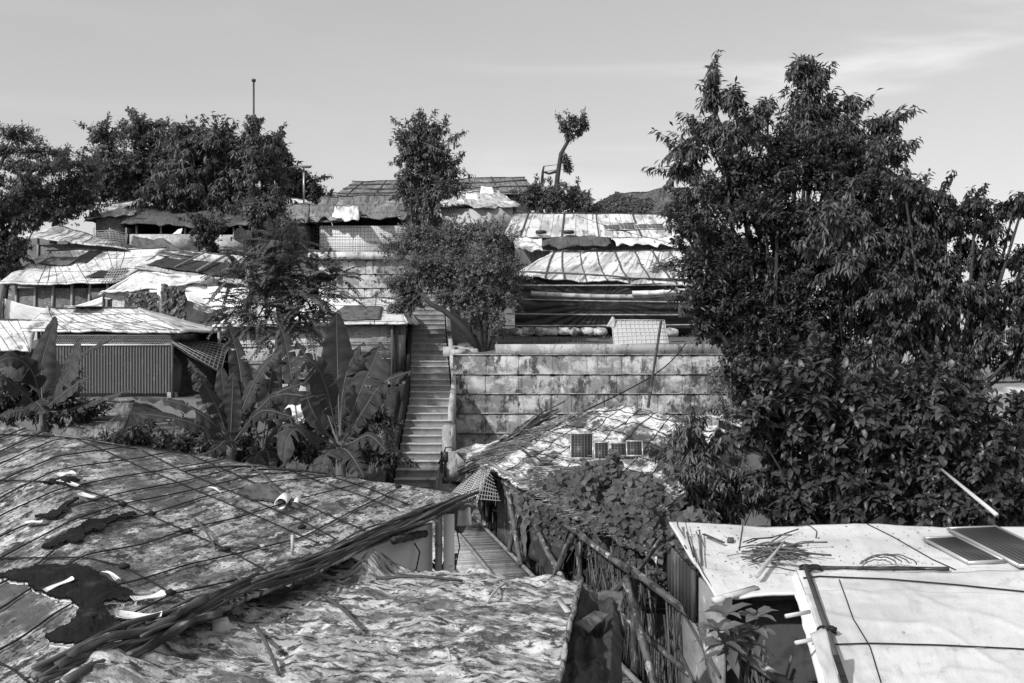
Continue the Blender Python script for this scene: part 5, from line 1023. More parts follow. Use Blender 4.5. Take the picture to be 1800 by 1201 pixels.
for q in range(60):
    a_ = (random.gauss(1335,26), random.gauss(980,9)); an = random.gauss(0,.35); l_ = random.uniform(20,80); b1 = (a_[0]+l_*math.cos(an), a_[1]+l_*.4*math.sin(an)+random.uniform(-3,3)); P_ = pline(bvR, [a_, ((a_[0]+b1[0])/2, (a_[1]+b1[1])/2-3), b1], random.uniform(.01,.07), 3)
    if len(P_) > 2: m_.tube(P_, random.uniform(.003,.008), 4, random.uniform(.4,2))
root = tag(m_.build('brushwood_pile', 'stick'), 'loose heap of twigs on the left of the white near roof', 'brushwood')
m_ = MB()
for q in range(26):
    a_ = (1180+random.uniform(0,50), 925+random.uniform(0,100)); P_ = pline(bvR, [a_, (a_[0]+random.uniform(-4,24), min(1040,a_[1]+random.uniform(20,60)))], random.uniform(.01,.06), 4)
    if len(P_) > 2: m_.tube(P_, random.uniform(.003,.009), 4, random.uniform(.4,2))
tag(m_.build('dead_creeper', 'stick'), 'dead creeper stems along the left edge of the white near roof', 'creeper')
m_ = MB(); P_ = pline(bvR, [(1331,1027),(1352,1000),(1379,965)], .04, 4); P_ = P_[0]+(P_[-1]-P_[0])*np.linspace(0,1,6)[:,None]+np.array((0,0,.03)); m_.tube(P_, [.022,.02,.018,.012,.012,.006], 7); tag(m_.build('stick', 'stick_light', smooth=True), 'pale pointed stick standing on the beam at the roof notch', 'stick')
m_ = MB(); q = onR(1382,953)[:]; m_.box(onR(1284,953)+(0,0,.02), (.05,.1,.03), Matrix.Rotation(-.3,3,'Z')); tag(m_.build('bamboo_offcut', 'stick'), 'short bamboo offcut lying alone on the white near roof', 'offcut')
for (a_, b1, lb, mm) in (((1236,947),(1272,962),'dark split lath on the left of the white near roof','stick'), ((1388,966),(1418,981),'short lath right of the twig heap','stick')):
    stick_px(bvR, a_, b1, .012, mm, lb, flat=True, name='lath', cat='lath', grp='laths on the white near roof')
m_ = MB()
for q in range(5):
    c_ = onR(1555,1000)+(0,0,.01); th_ = np.linspace(.2,3.0,14); R_ = .09+.02*q; m_.tube(np.stack([c_[0]-.05+R_*1.3*np.cos(th_)+.02*q, c_[1]+.05*math.sin(q)+0*th_, c_[2]+R_*.9*np.sin(th_)*.7+.01], 1)+rdir(14)*.006, .005, 4, random.uniform(.5,1.6))
tag(m_.build('vine_hoop', 'stick', smooth=True), 'dry looped vine stems by the dark pole on the white near roof', 'vine')
m_ = MB(); m_.tube([K(1655,825,11), K(1752,905,9.6)], [.016,.022], 7); tag(m_.build('bamboo_pole', 'bamboo_light', smooth=True), 'thin pale pole slanting out of the dark bush at the right', 'pole')
# ================================================================ trees
def gz(x, y): return float(ground_z(np.array([x]), np.array([y]))[0])
def gbase(px, d, z=None):
    x = (px-900)/F*d; return np.array((x, d, gz(x, d) if z is None else z))
# slim tree on the crest
b_ = gbase(752, 42.5)
tree('leafy_tree', 'slim columnar leafy tree in front of the thatched roofs', 'tree', b_, [(738,236,38,26),(765,262,42,36),(725,268,30,30),(748,300,44,34),(775,330,36,30),(735,335,36,30),(748,365,34,26),(790,300,22,22),(758,395,20,20),(750,222,22,14)], 42.5, (.3,.09), 'leaf', .6, .75, 9, .34, trunk_r=.16, spread=.8)
# bare tree with tufts
b_ = K(972,350,52); b_[2] = gz(b_[0], 52)
tree('lopped_tree', 'nearly bare leaning tree with one leafy tuft on its top', 'tree', b_, [(996,224,9,7),(1008,215,8,6),(1022,213,9,6),(1016,228,7,5),(1000,238,6,5),(1028,222,5,4),(994,282,5,10),(998,294,4,7)], 52, (.34,.09), 'leaf', .5, .5, 6, .36, trunk_r=.18, limbs=False, sub=4, trunks=[([b_, K(980,310,52), K(986,270,52), K(1003,240,52)], .15), ([K(982,300,52), K(965,305,52), K(955,302,52)], .08), ([K(953,318,51.8), K(954,302,51.8), K(956,292,51.8)], .08)])
for px, py, rx, ry, dd, lb in ((940,345,26,22,49,'bushy shrub left of the lopped tree on the crest'), (975,352,34,24,48.5,'dense round shrub at the foot of the lopped tree'), (1012,350,24,24,49.5,'shrub right of the lopped tree on the crest')):
    tree('shrub', lb, 'shrub', gbase(px, dd), [(px-8,py,rx*.8,ry),(px+8,py+6,rx*.8,ry*.8),(px,py-10,rx*.5,ry*.5)], dd, (.26,.09), 'leaf', .4, .9, 9, .3, trunk_r=.06, group='shrubs on the crest')
# left crest trees
tree('leafy_tree', 'dark round-leaved tree highest in the left crest group', 'tree', gbase(240, 54), [(185,240,26,24),(250,225,36,24),(285,245,30,26),(220,275,55,40),(280,290,55,45),(190,300,40,40),(250,330,60,35),(178,330,30,34),(310,250,30,30),(320,290,30,40)], 54, (.3,.14), 'leaf', .3, .95, 9, .42, trunk_r=.25, group='trees on the left crest')
tree('leafy_tree', 'broad drooping-leaved tree in the middle of the left crest group', 'tree', gbase(385, 48), [(335,262,38,30),(375,255,38,30),(420,262,34,28),(340,300,50,38),(400,305,52,42),(455,300,38,38),(310,345,50,30),(365,350,52,32),(425,350,46,30),(475,335,30,34),(280,345,28,26),(470,262,30,28),(395,240,24,16),(350,240,20,16)], 48, (.42,.1), 'leaf', .9, 1.0, 10, .42, trunk_r=.28, group='trees on the left crest')
tree('leafy_tree', 'dark tree at the right end of the left crest group by the lamp pole', 'tree', gbase(520, 57), [(490,270,24,26),(505,300,30,30),(540,322,24,22),(520,335,34,22),(565,343,20,14),(480,300,26,30)], 57, (.34,.13), 'leaf_dark', .4, .95, 8, .42, trunk_r=.2, group='trees on the left crest')
tree('vine_spire', 'tall thin creeper-wrapped pole rising above the left crest trees', 'tree', gbase(446, 46.5), [(446,208,6,10),(446,226,9,12),(446,246,12,16),(445,272,18,20),(448,300,24,22)], 46.5, (.3,.12), 'leaf_light', 1.1, .9, 8, .3, trunk_r=.1, limbs=False)
m_ = MB(); m_.tube([K(446,260,46.6), K(446,142,46.6)], .045, 6); m_.tube([K(446,143,46.6), K(446,139,46.6)], .1, 8); tag(m_.build('mast', 'iron'), 'tall thin mast above the creeper-wrapped spire', 'mast')
root = thing('lamp_pole', 'slim solar lamp pole with flat tilted head beside the left crest trees', 'lamp pole', K(534,362,51)); m_ = MB(); m_.tube([K(534,364,51), K(534,296,51)], .05, 7); m_.build('pole', 'alu', root); m_ = MB(); m_.box(K(534,293,51), (.75,.5,.05), Matrix.Rotation(.35,3,'X')); m_.build('panel', 'cells_far', root)
m_ = MB(); m_.tube([K(488,366,47), K(487,322,47)], .03, 5); tag(m_.build('pole', 'bamboo'), 'thin stick pole standing left of the lamp pole', 'pole')
# spreading tree far left
tree('feathery_tree', 'spreading feathery tree at the far left edge with layered branches', 'tree', gbase(-10, 44), [(20,238,42,16),(0,262,40,14),(60,265,36,12),(25,290,45,14),(85,292,34,14),(-20,320,40,20),(40,318,40,16)], 44, (.22,.07), 'leaf', .5, 1.0, 9, .32, trunk_r=.2, trunks=[([gbase(-5,44), K(10,350,44), K(55,300,44), K(90,285,44)], .16), ([gbase(-5,44), K(-20,330,44), K(10,270,44)], .14)])
tree('feathery_tree', 'mid-green tree with arching pale bare limbs left of the crest group', 'tree', gbase(95, 46), [(110,285,40,20),(60,340,48,34),(125,330,48,36),(90,370,50,30),(150,360,34,30),(30,360,44,34),(150,300,30,28)], 46, (.24,.08), 'leaf', .6, .85, 9, .34, trunk_r=.16)
tree('dark_tree', 'dark drooping creeper-hung tree at the left edge beside the mat wall', 'tree', gbase(5, 38), [(10,375,40,30),(0,410,46,36),(20,440,30,36),(-10,460,30,30),(70,380,24,18)], 38, (.26,.1), 'leaf_dark', .9, .9, 9, .3, trunk_r=.14)
tree('leafy_tree', 'drooping-leaved small tree before the right part of the long shed', 'tree', gbase(468, 42.3), [(450,375,32,24),(480,390,30,30),(460,410,34,22),(490,365,22,24),(500,400,20,22)], 42.3, (.3,.08), 'leaf', .9, .8, 9, .3, trunk_r=.1)
tree('shrub', 'dark shrub growing against the half wall of the long shed', 'shrub', gbase(362, 42.4), [(350,395,20,16),(372,400,24,20),(362,420,22,20),(368,440,14,14)], 42.4, (.18,.06), 'leaf_dark', .6, .9, 9, .22, trunk_r=.05)
# banana leaf scrap behind
# fern-leaved tree
b_ = gbase(492, 24.5)
tree('fern_leaved_tree', 'feathery fern-leaved tree standing behind the banana plants', 'tree', b_, [(485,420,40,24),(450,448,44,24),(510,450,46,24),(425,480,38,22),(475,485,56,26),(545,485,44,22),(585,487,28,16),(450,515,50,24),(515,518,50,26),(420,535,34,18),(560,515,38,20),(470,550,46,26),(525,548,40,24),(440,575,24,18),(500,580,40,24),(545,570,26,16)], 27, (.17,.06), 'leaf', .4, .55, 9, .62, trunk_r=.12, frond=True, trunks=[([b_, K(488,640,25.5), K(492,560,26.8), K(485,470,27)], .13)], clump=.4)
# fine-leaved shrubby tree in centre
b_ = gbase(852, 31.9)
tree('shrubby_tree', 'fine-leaved many-stemmed tree on the terrace beside the stairs', 'tree', b_, [(700,432,32,24),(740,420,40,24),(790,415,46,28),(840,410,44,26),(880,425,36,34),(705,500,32,26),(740,470,46,34),(790,470,50,40),(850,470,48,44),(895,475,28,36),(725,520,38,28),(780,515,36,24),(695,545,18,26),(830,520,34,36),(875,525,32,40),(865,565,22,28),(905,520,14,24)], 32.2, (.11,.05), 'leaf_fine', .5, 1.15, 10, .2, trunk_r=.09, spread=.9, sub=8,
 trunks=[([b_-(0,0,.2), K(815,575,31.7), K(780,545,31.6), K(757,535,31.6), K(740,515,31.6)], .12), ([b_-(0,0,.2), K(838,560,31.9), K(815,520,32), K(795,490,32)], .12), ([b_-(0,0,.2), K(852,560,32), K(858,520,32.2), K(855,480,32.3)], .12), ([b_-(0,0,.2), K(868,570,32), K(885,540,32.2), K(885,500,32.4)], .09), ([b_-(0,0,.2), K(822,540,32.4), K(818,500,32.6)], .1)])
# child beside the trunk
root = thing('person', 'child in a dark shirt standing behind the stems of the shrubby tree', 'person', (0,0,0)); 
def person():
    s = 1.02; o = gbase(838, 33.2); o = np.array((K(838,0,33.2)[0], 33.2, K(0,612,33.2)[2]-.05))
    J = {'pel':(0,0,.58),'sp':(0,0,.74),'ch':(0,0,.9),'nk':(0,0,1.0),'hd':(-.01,-.02,1.1),'ls':(-.13,0,.94),'le':(-.19,-.02,.75),'lh':(-.17,-.08,.58),'rs':(.13,0,.94),'re':(.17,-.03,.75),'rh':(.1,-.12,.62),'lk':(-.07,-.02,.32),'lf':(-.07,.02,.05),'lt':(-.08,-.1,.02),'rk':(.07,-.02,.32),'rf':(.08,.02,.05),'rt':(.09,-.1,.02),'lp':(-.06,0,.56),'rp':(.06,0,.56)}
    E = [('pel','sp'),('sp','ch'),('ch','nk'),('nk','hd'),('ch','ls'),('ls','le'),('le','lh'),('ch','rs'),('rs','re'),('re','rh'),('pel','lp'),('pel','rp'),('lp','lk'),('lk','lf'),('lf','lt'),('rp','rk'),('rk','rf'),('rf','rt')]
    Rr = {'pel':.085,'sp':.08,'ch':.085,'nk':.035,'hd':.06,'ls':.04,'le':.026,'lh':.016,'rs':.04,'re':.026,'rh':.016,'lk':.035,'lf':.025,'lt':.018,'rk':.035,'rf':.025,'rt':.018,'lp':.055,'rp':.055}
    ks = list(J); me = bpy.data.meshes.new('person_body'); me.from_pydata([tuple(np.array(J[k])*s) for k in ks], [(ks.index(a), ks.index(b)) for a, b in E], [])
    ob = bpy.data.objects.new('body', me); COL.objects.link(ob); ob.modifiers.new('s', 'SKIN'); ob.modifiers.new('d', 'SUBSURF').levels = 2; ob.modifiers[-1].render_levels = 2
    for i_, k in enumerate(ks): me.skin_vertices[0].data[i_].radius = (Rr[k], Rr[k]); 
    me.skin_vertices[0].data[0].use_root = True
    me.materials.append(MATS['skin']); root.location = o; root['_o'] = [0.,0.,0.]; ob.parent = root
    hm = MB(); g_ = np.linspace(0, math.pi, 9); 
    def ell(c, r, a0=0, a1=math.pi, n=12):
        V_ = []; m1 = 9
        for a in np.linspace(a0, a1, m1):
            for b in range(n): V_.append((c[0]+r[0]*math.sin(a)*math.cos(b/n*6.2832), c[1]+r[1]*math.sin(a)*math.sin(b/n*6.2832), c[2]+r[2]*math.cos(a)))
        Q_ = [(i*n+j, (i+1)*n+j, (i+1)*n+(j+1)%n, i*n+(j+1)%n) for i in range(m1-1) for j in range(n)]; return V_, Q_
    V_, Q_ = ell((-.01,-.02,1.12), (.078,.09,.105)); hm.add(V_, Q_); V_, Q_ = ell((-.012,-.115,1.11), (.012,.018,.022)); hm.add(V_, Q_)
    for sx in (-1, 1): V_, Q_ = ell((-.01+sx*.08,-.01,1.11), (.012,.02,.03)); hm.add(V_, Q_)
    hm.build('head', 'skin', root, smooth=True)
    hm = MB(); V_, Q_ = ell((-.01,-.005,1.135), (.086,.095,.105), 0, 1.75); hm.add(V_, Q_); hm.build('hair', 'hair', root, smooth=True)
    hm = MB()
    for sx in (-1, 1): V_, Q_ = ell((-.01+sx*.03,-.1,1.125), (.012,.008,.007)); hm.add(V_, Q_)
    V_, Q_ = ell((-.01,-.1,1.065), (.025,.008,.006)); hm.add(V_, Q_); hm.build('face_features', 'hair', root)
    sh = MB(); n = 14; V_ = []
    for z, rx, ry in ((.5,.125,.1),(.62,.12,.095),(.76,.118,.09),(.88,.135,.09),(.95,.12,.075),(.99,.05,.045)):
        for b in range(n): V_.append((rx*math.cos(b/n*6.2832), ry*math.sin(b/n*6.2832), z))
    sh.add(V_, [(i*n+j, i*n+(j+1)%n, (i+1)*n+(j+1)%n, (i+1)*n+j) for i in range(5) for j in range(n)])
    for sx in (-1, 1): sh.tube([(sx*.1,0,.94),(sx*.165,-.01,.84)], [.055,.045], 9)
    sh.build('shirt', 'shirt', root, smooth=True)
    sh = MB()
    for sx in (-1, 1): sh.tube([(sx*.055,0,.6),(sx*.068,-.01,.36)], [.075,.062], 10)
    sh.build('shorts', 'cloth_dark', root, smooth=True)
person()
# ---- big tree on the right
B_ = gbase(1400, 20, -4)
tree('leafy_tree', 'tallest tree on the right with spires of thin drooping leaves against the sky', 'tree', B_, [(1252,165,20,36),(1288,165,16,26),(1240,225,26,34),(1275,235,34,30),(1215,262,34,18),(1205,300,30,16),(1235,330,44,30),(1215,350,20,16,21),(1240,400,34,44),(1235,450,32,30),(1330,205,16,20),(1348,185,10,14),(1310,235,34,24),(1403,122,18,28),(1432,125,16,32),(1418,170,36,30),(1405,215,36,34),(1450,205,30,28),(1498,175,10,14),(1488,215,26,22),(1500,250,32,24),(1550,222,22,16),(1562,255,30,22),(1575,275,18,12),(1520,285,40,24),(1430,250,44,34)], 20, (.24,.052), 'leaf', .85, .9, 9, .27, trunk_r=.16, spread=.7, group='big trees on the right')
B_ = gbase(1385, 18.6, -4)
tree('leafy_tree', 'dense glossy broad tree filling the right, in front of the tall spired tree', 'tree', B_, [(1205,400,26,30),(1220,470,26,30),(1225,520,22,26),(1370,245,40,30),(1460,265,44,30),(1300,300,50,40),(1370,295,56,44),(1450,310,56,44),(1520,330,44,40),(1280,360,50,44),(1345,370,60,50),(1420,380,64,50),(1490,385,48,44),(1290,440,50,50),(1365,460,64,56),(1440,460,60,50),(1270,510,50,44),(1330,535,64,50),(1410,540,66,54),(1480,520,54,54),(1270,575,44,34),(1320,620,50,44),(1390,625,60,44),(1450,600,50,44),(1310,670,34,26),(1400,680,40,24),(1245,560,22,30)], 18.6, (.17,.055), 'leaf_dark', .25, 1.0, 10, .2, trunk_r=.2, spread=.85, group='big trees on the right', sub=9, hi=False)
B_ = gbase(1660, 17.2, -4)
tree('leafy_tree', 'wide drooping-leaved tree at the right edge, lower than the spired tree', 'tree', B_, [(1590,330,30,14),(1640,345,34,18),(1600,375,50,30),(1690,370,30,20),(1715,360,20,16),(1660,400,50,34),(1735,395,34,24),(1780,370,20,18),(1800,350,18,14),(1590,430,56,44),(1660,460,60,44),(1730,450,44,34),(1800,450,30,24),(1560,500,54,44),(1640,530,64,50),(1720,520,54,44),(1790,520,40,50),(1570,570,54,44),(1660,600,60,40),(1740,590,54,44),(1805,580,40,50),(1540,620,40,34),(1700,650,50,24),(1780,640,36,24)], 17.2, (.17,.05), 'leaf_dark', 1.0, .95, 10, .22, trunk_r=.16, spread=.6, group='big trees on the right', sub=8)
B_ = gbase(1500, 20.5, -4)
tree('mango_tree', 'clump of long bright drooping leaves in the middle of the right tree mass', 'tree', B_, [(1480,370,36,24),(1470,400,34,26),(1450,430,40,26),(1500,425,30,26),(1490,460,24,20)], 17.3, (.24,.055), 'leaf', .8, .8, 9, .22, hi=True, limbs=False, trunk_r=.05, spread=.7, group='big trees on the right')
B_ = gbase(1500, 11.8, -4.3)
tree('broadleaf_bush', 'broad-leaved bush with large rosettes of leaves behind the white near roof', 'bush', B_, [(1330,680,36,24),(1375,660,30,24),(1420,655,30,20),(1350,715,44,30),(1410,710,50,34),(1470,700,44,34),(1380,765,50,36),(1450,770,56,40),(1520,760,50,44),(1400,830,50,34),(1470,835,54,40),(1540,830,50,44),(1580,720,50,44),(1600,800,50,50),(1570,880,54,34),(1480,890,50,26),(1410,890,40,24),(1320,730,26,20),(1440,660,40,24),(1530,690,44,30)], 11.8, (.19,.085), 'leaf_bush', .15, .6, 9, .17, hi=True, trunk_r=.07, spread=.85, group='bushes behind the white near roof', sub=7)
B_ = gbase(1700, 11.4, -4.3)
tree('broadleaf_bush', 'dark broad-leaved bush at the right edge behind the solar panels', 'bush', B_, [(1640,680,36,34),(1690,700,44,34),(1660,740,50,40),(1730,755,40,30),(1640,800,50,44),(1700,820,54,44),(1770,800,40,40),(1650,870,54,36),(1730,885,54,30),(1800,870,40,40),(1800,720,24,24)], 11.4, (.15,.07), 'leaf_dark', .4, .62, 9, .17, hi=True, trunk_r=.07, spread=.85, group='bushes behind the white near roof')
B_ = gbase(1235, 12.6, -4.3)
tree('mango_sapling', 'young bush with clusters of narrow hanging leaves right of the four roof panels', 'bush', B_, [(1215,740,20,20),(1212,770,28,24),(1235,790,34,24),(1195,815,30,22),(1240,830,40,30),(1190,850,30,24),(1290,840,44,30),(1230,880,50,26),(1290,885,44,24),(1330,865,30,34),(1170,885,24,20)], 12.4, (.17,.036), 'leaf', .9, .75, 10, .16, hi=True, trunk_r=.04, spread=.7, group='bushes behind the white near roof')
B_ = gbase(1290, 15.5, -4)
tree('shrub', 'light small-leaved shrub under the big tree beside the retaining wall', 'shrub', B_, [(1265,660,20,22),(1290,690,34,26),(1320,720,40,30),(1275,720,28,24),(1340,690,26,24)], 16, (.07,.035), 'leaf_fine', .4, .8, 9, .15, trunk_r=.04)
# creeper with heart-shaped leaves on the stained roof
m_ = MB(); n_ = 7000; X_ = []; 
while len(X_) < n_:
    px_ = random.gauss(1060,90); py_ = random.uniform(828,1010)
    lo = 826+abs(px_-1040)*.45; hi_ = 905+(px_-930)*.52
    if px_ < 905 or px_ > 1250 or py_ < lo or py_ > hi_+random.gauss(0,14): continue
    if random.random() < .6 and py_ < lo+40: continue
    if fbm(np.array(px_/34), np.array(py_/20), 12, 3) < -.12 and random.random() < .75: continue
    X_.append((px_, py_))
P_ = []
for px_, py_ in X_:
    q = drop(bvM, px_, py_)
    if q is None:
        dd = 10.6+ (1160-px_)/260*3.2; P_.append(K(px_, py_, dd)+rdir(1)[0]*.12)
    else: P_.append(q[0]+np.array((0,0,random.uniform(.03,.16)+.8*min(1.,max(0.,(py_-850)/45.))*max(0.,float(fbm(np.array(px_/30), np.array(py_/16), 21, 3)))))+rdir(1)[0]*.06)
P_ = np.array(P_); n_ = len(P_)
leaves(m_, P_, np.array((0,-.5,-.75))+rdir(n_)*.7, np.array((-.2,-.6,.8))+rdir(n_)*.45, RNG.uniform(.045,.1,n_), RNG.uniform(.05,.095,n_), HEART, np.clip(RNG.normal(1,.28,n_),.4,1.8))
for q in range(60):
    a_ = P_[random.randrange(n_)]; b_ = a_+np.array((random.gauss(0,.3),random.gauss(0,.3),random.gauss(-.1,.1))); m_.tube([a_, (a_+b_)/2+(0,0,.05), b_], .004, 3, 1.2, False)
o_ = m_.build('creeper', 'vine_leaf'); tag(o_, 'heart-leaved creeper tumbling over the eave of the black-streaked roof', 'creeper'); o_['kind'] = 'stuff'
# hidden green edge behind creeper (shade under): dark mesh screens skipped
# plant in front of right hut recess
root = thing('potted_shrub', 'large-leaved plant growing in the dark notch of the right near hut', 'plant', K(1300,1180,6.6)); m_ = MB(); fo = MB(); random.seed(12)
st_ = [((1300,1200),(1275,1080)), ((1310,1200),(1330,1085)), ((1300,1200),(1300,1120)), ((1305,1200),(1262,1110))]
for s_, e_ in st_:
    a_ = K(*s_, 6.5); b_ = K(*e_, random.uniform(6.3,6.6)); m_.tube([a_, (a_+b_)/2+(0,0,.02), b_], [.014,.01,.006], 6)
    for lv in range(3):
        c_ = b_-(b_-a_)*lv*.2; n_ = 6-lv; an = RNG.random()*6+np.arange(n_)*6.283/n_; dr = np.stack([np.cos(an), np.sin(an), np.full(n_, .35-lv*.35)], 1)+rdir(n_)*.2
        leaves(fo, np.tile(c_, (n_,1)), dr, np.tile((0,-.3,1.), (n_,1))+rdir(n_)*.25, RNG.uniform(.14,.21,n_), RNG.uniform(.055,.08,n_), LEAF_HI, RNG.uniform(.8,1.4,n_))
m_.build('stem', 'stem_green', root); fo.build('foliage', 'leaf', root)
# taro-like leaf by the kerb
root = thing('taro_seedling', 'dark heart-leaved seedling on the kerb at the top right of the stairs', 'plant', K(791,603,33)); m_ = MB(); m_.tube([K(791,606,33), K(790,590,33)], .01, 4); m_.build('stem', 'stem_green', root); m_ = MB(); leaves(m_, np.array([K(790,582,33), K(793,598,33)]), np.array([(0,-.2,-1),(.3,-.2,-1)]), np.array([(0,-1,.2),(0,-1,.2)]), np.array([.18,.1]), np.array([.16,.1]), HEART); m_.build('leaf', 'leaf_dark', root)
# ================================================================ banana plants
def bleaf(par, P, w, tear=.2, fold=.35, m='banana_leaf', tone=1.0, roll=0):
    tear = tear+.22 if tear > .04 else tear; tone = random.uniform(.7, 1.5)
    """P: control points of the midrib from stalk base to tip (3D)"""
    P = np.array(P, float); n = 56; t = np.linspace(0, len(P)-1, n); Q = np.stack([np.interp(t, np.arange(len(P)), P[:,k]) for k in range(3)], 1)
    for _ in range(60 if len(P) > 2 else 1): Q[1:-1] = (Q[:-2]+2*Q[1:-1]+Q[2:])/4
    D = nrm(np.gradient(Q, axis=0)); s = np.linspace(0,1,n); L = np.linalg.norm(np.diff(Q, axis=0), axis=1).sum()
    view = np.array((0,-1,.25)) ; up = np.array((0,0,1.0)); mb_ = MB(); stalk = .16
    S_ = nrm(np.cross(D, np.tile(nrm(view+up*.9), (n,1)))+1e-6)
    if roll: 
        Nn = nrm(np.cross(S_, D)); S_ = S_*math.cos(roll)+Nn*math.sin(roll)
    Nn = nrm(np.cross(S_, D)); Nn = np.where(Nn[:,2:3] < 0, -Nn, Nn)
    prof_ = np.clip((s-stalk)/(1-stalk), 0, 1); wd_ = w*(np.sin(np.clip(prof_,0,1)**.62*math.pi)**.5)*np.clip(prof_*7, 0, 1)**.5*(1-.25*prof_)
    for sg in (-1, 1):
        i = int(stalk*n)
        while i < n-1:
            k = n-1-i if random.random() > .0 and tear < .05 else max(1, int(random.choice((1,1,2,3,4,7,12)) if random.random() < tear*1.4 else random.choice((8,14,22))))
            k = min(k, n-1-i); dz = random.gauss(0, .12)*tear*2; sk_ = random.gauss(0, .5)*tear; m1 = 7
            V_ = []; ii = np.arange(i, i+k+1); gap = .7 if tear > .1 else 1.0
            for q in ii:
                f = (q-ii[0])/max(1,k); 
                for c in range(m1):
                    u = c/(m1-1); wv = wd_[q]*u; back = D[q]*(wv*(.25+sk_*u))
                    lateral = S_[q]*sg*wv*math.cos(fold); dzz = Nn[q]*(wv*math.sin(fold)*(1-.9*u)+.012*math.sin(q*.9+u*3)*u-dz*wv*u*1.0)-up*(wv*u*(.25+abs(dz)))*(1 if tear > .25 else .25)
                    sh = D[q]*(f-.5)*-(1-gap)*(L/n)*k*u
                    V_.append(Q[q]+lateral+back+dzz+sh)
            V_ = np.array(V_); a_, b_ = np.meshgrid(np.arange(k), np.arange(m1-1), indexing='ij'); F_ = np.stack([a_*m1+b_, (a_+1)*m1+b_, (a_+1)*m1+b_+1, a_*m1+b_+1], -1).reshape(-1,4)
            ST_ = np.stack([np.repeat(s[ii]*L*16, m1), np.tile(np.linspace(0,1,m1)*w*2, k+1), np.full(len(V_), sg)], 1)
            mb_.add(V_, F_, tone*np.repeat(1+.18*vn(ii*.9, ii*0., int(abs(P[0][0])*90+sg)), m1), ST_); i += k
    lf = mb_.build('leaf', m, par, smooth=True); rb_ = MB(); rb_.tube(Q, np.linspace(.017,.003,n), 6); rb_.build('midrib', 'midrib', lf, smooth=True); 
    return lf
def banana(label, bpx, bpy, d, hgt_px, spec, r=.11, group='banana plants below the stairs'):
    z0 = -4.2; x0 = (bpx-900)/F*d; root = thing('banana_plant', label, 'banana plant', (x0, d, z0), group); top = K(bpx, hgt_px, d)
    m_ = MB(); m_.tube([(x0, d, z0-.2), (x0+.02, d, (z0+top[2])/2), top], [r*1.3, r, r*.55], 12); m_.build('stem', 'stem_green', root, smooth=True)
    for sp_ in spec:
        pts = [top-np.array((0,0,.25))]+[K(a, b, d+c) for a, b, c in sp_[0]]; bleaf(root, pts, sp_[1], *sp_[2:])
    return root
random.seed(3)
banana('banana plant at the left edge with two tall upright leaves', 75, 745, 20, 700, [
 ([(72,640,.3),(98,556,.4)], .33, .02, .4), ([(118,660,-.3),(142,592,-.2)], .30, .05, .3), ([(118,670,.4),(140,620,.4),(208,590,.4)], .14, .1, .5), ([(60,650,-.2),(20,620,-.6),(-40,660,-.8)], .3, .05, .3), ([(40,690,-.4),(0,655,-.8),(-50,700,-1)], .26, .1, .4), ([(100,700,-.4),(140,670,-.5),(160,662,-.5)], .2, .1, .3), ([(110,725,-.3),(165,705,-.4),(240,682,-.4)], .13, .35, .5), ([(66,720,-.5),(60,700,-.9),(82,728,-1.2)], .24, .5, .2), ([(30,720,-.2),(-10,735,-.4)], .2, .3, .4)])
banana('middle banana plant with pale upright leaves and long leaves arching left', 405, 805, 17.5, 760, [
 ([(398,720,.1),(388,643,.1)], .24, .03, .25), ([(408,720,-.2),(410,650,-.2)], .2, .02, .2), ([(385,720,-.2),(362,680,-.4),(345,650,-.5)], .2, .1, .5), ([(430,700,.3),(418,620,.5),(398,560,.5)], .24, .45, .5), ([(425,720,.2),(455,650,.3),(500,610,.4)], .22, .5, .4), ([(380,745,-.4),(320,705,-.6),(232,698,-.7)], .17, .2, .6), ([(375,760,-.5),(320,735,-.8),(225,725,-.9)], .18, .3, .6), ([(440,735,-.2),(480,690,-.3),(560,665,-.3)], .2, .2, .5), ([(430,750,-.4),(460,715,-.7),(520,735,-.9)], .2, .3, .5), ([(370,730,.4),(355,670,.6),(330,630,.7)], .2, .5, .3), ([(398,770,-.5),(380,790,-.9),(350,800,-1)], .18, .4, .3)])
banana('small banana plant squeezed between the middle and the large one', 462, 822, 18.4, 770, [
 ([(470,700,.1),(480,640,.1),(497,600,.1)], .24, .5, .3), ([(480,720,-.2),(520,670,-.4),(530,645,-.4)], .2, .4, .4), ([(440,720,-.2),(430,700,-.5),(425,685,-.5)], .18, .2, .4), ([(475,760,-.4),(500,745,-.6),(540,750,-.7)], .16, .4, .5), ([(455,790,-.4),(440,830,-.7),(430,860,-.8)], .2, .5, .2), ([(470,790,-.4),(478,830,-.6)], .2, .5, .2)])
banana('largest banana plant, with a wide upright leaf, beside the stairs', 598, 838, 16.2, 760, [
 ([(594,650,.3),(591,549,.3)], .33, .03, .15), ([(632,690,-.2),(660,630,-.3),(668,598,-.3)], .34, .3, .3), ([(640,720,-.3),(670,670,-.4),(724,652,-.4)], .26, .15, .45), ([(572,720,.2),(555,650,.4),(520,600,.5)], .26, .55, .4), ([(580,700,-.4),(560,640,-.7),(530,625,-.8),(515,660,-1)], .27, .6, .3), ([(560,745,-.6),(542,705,-.7),(538,690,-.7)], .19, .02, .2), ([(625,735,-.2),(650,705,-.2),(680,690,-.2)], .24, .5, .3), ([(560,770,-.5),(520,745,-.9),(500,775,-1.1),(498,830,-1.2)], .24, .15, .3), ([(625,775,-.5),(650,760,-.7),(680,795,-.9)], .24, .3, .4), ([(590,790,-.7),(570,800,-.9),(565,835,-1)], .24, .2, .2), ([(610,790,-.7),(625,810,-.9),(640,840,-1)], .22, .2, .2), ([(560,700,.5),(500,690,.6),(470,700,.6)], .22, .4, .5), ([(600,700,.2),(612,640,.3),(640,600,.3)], .24, .4, .4)])
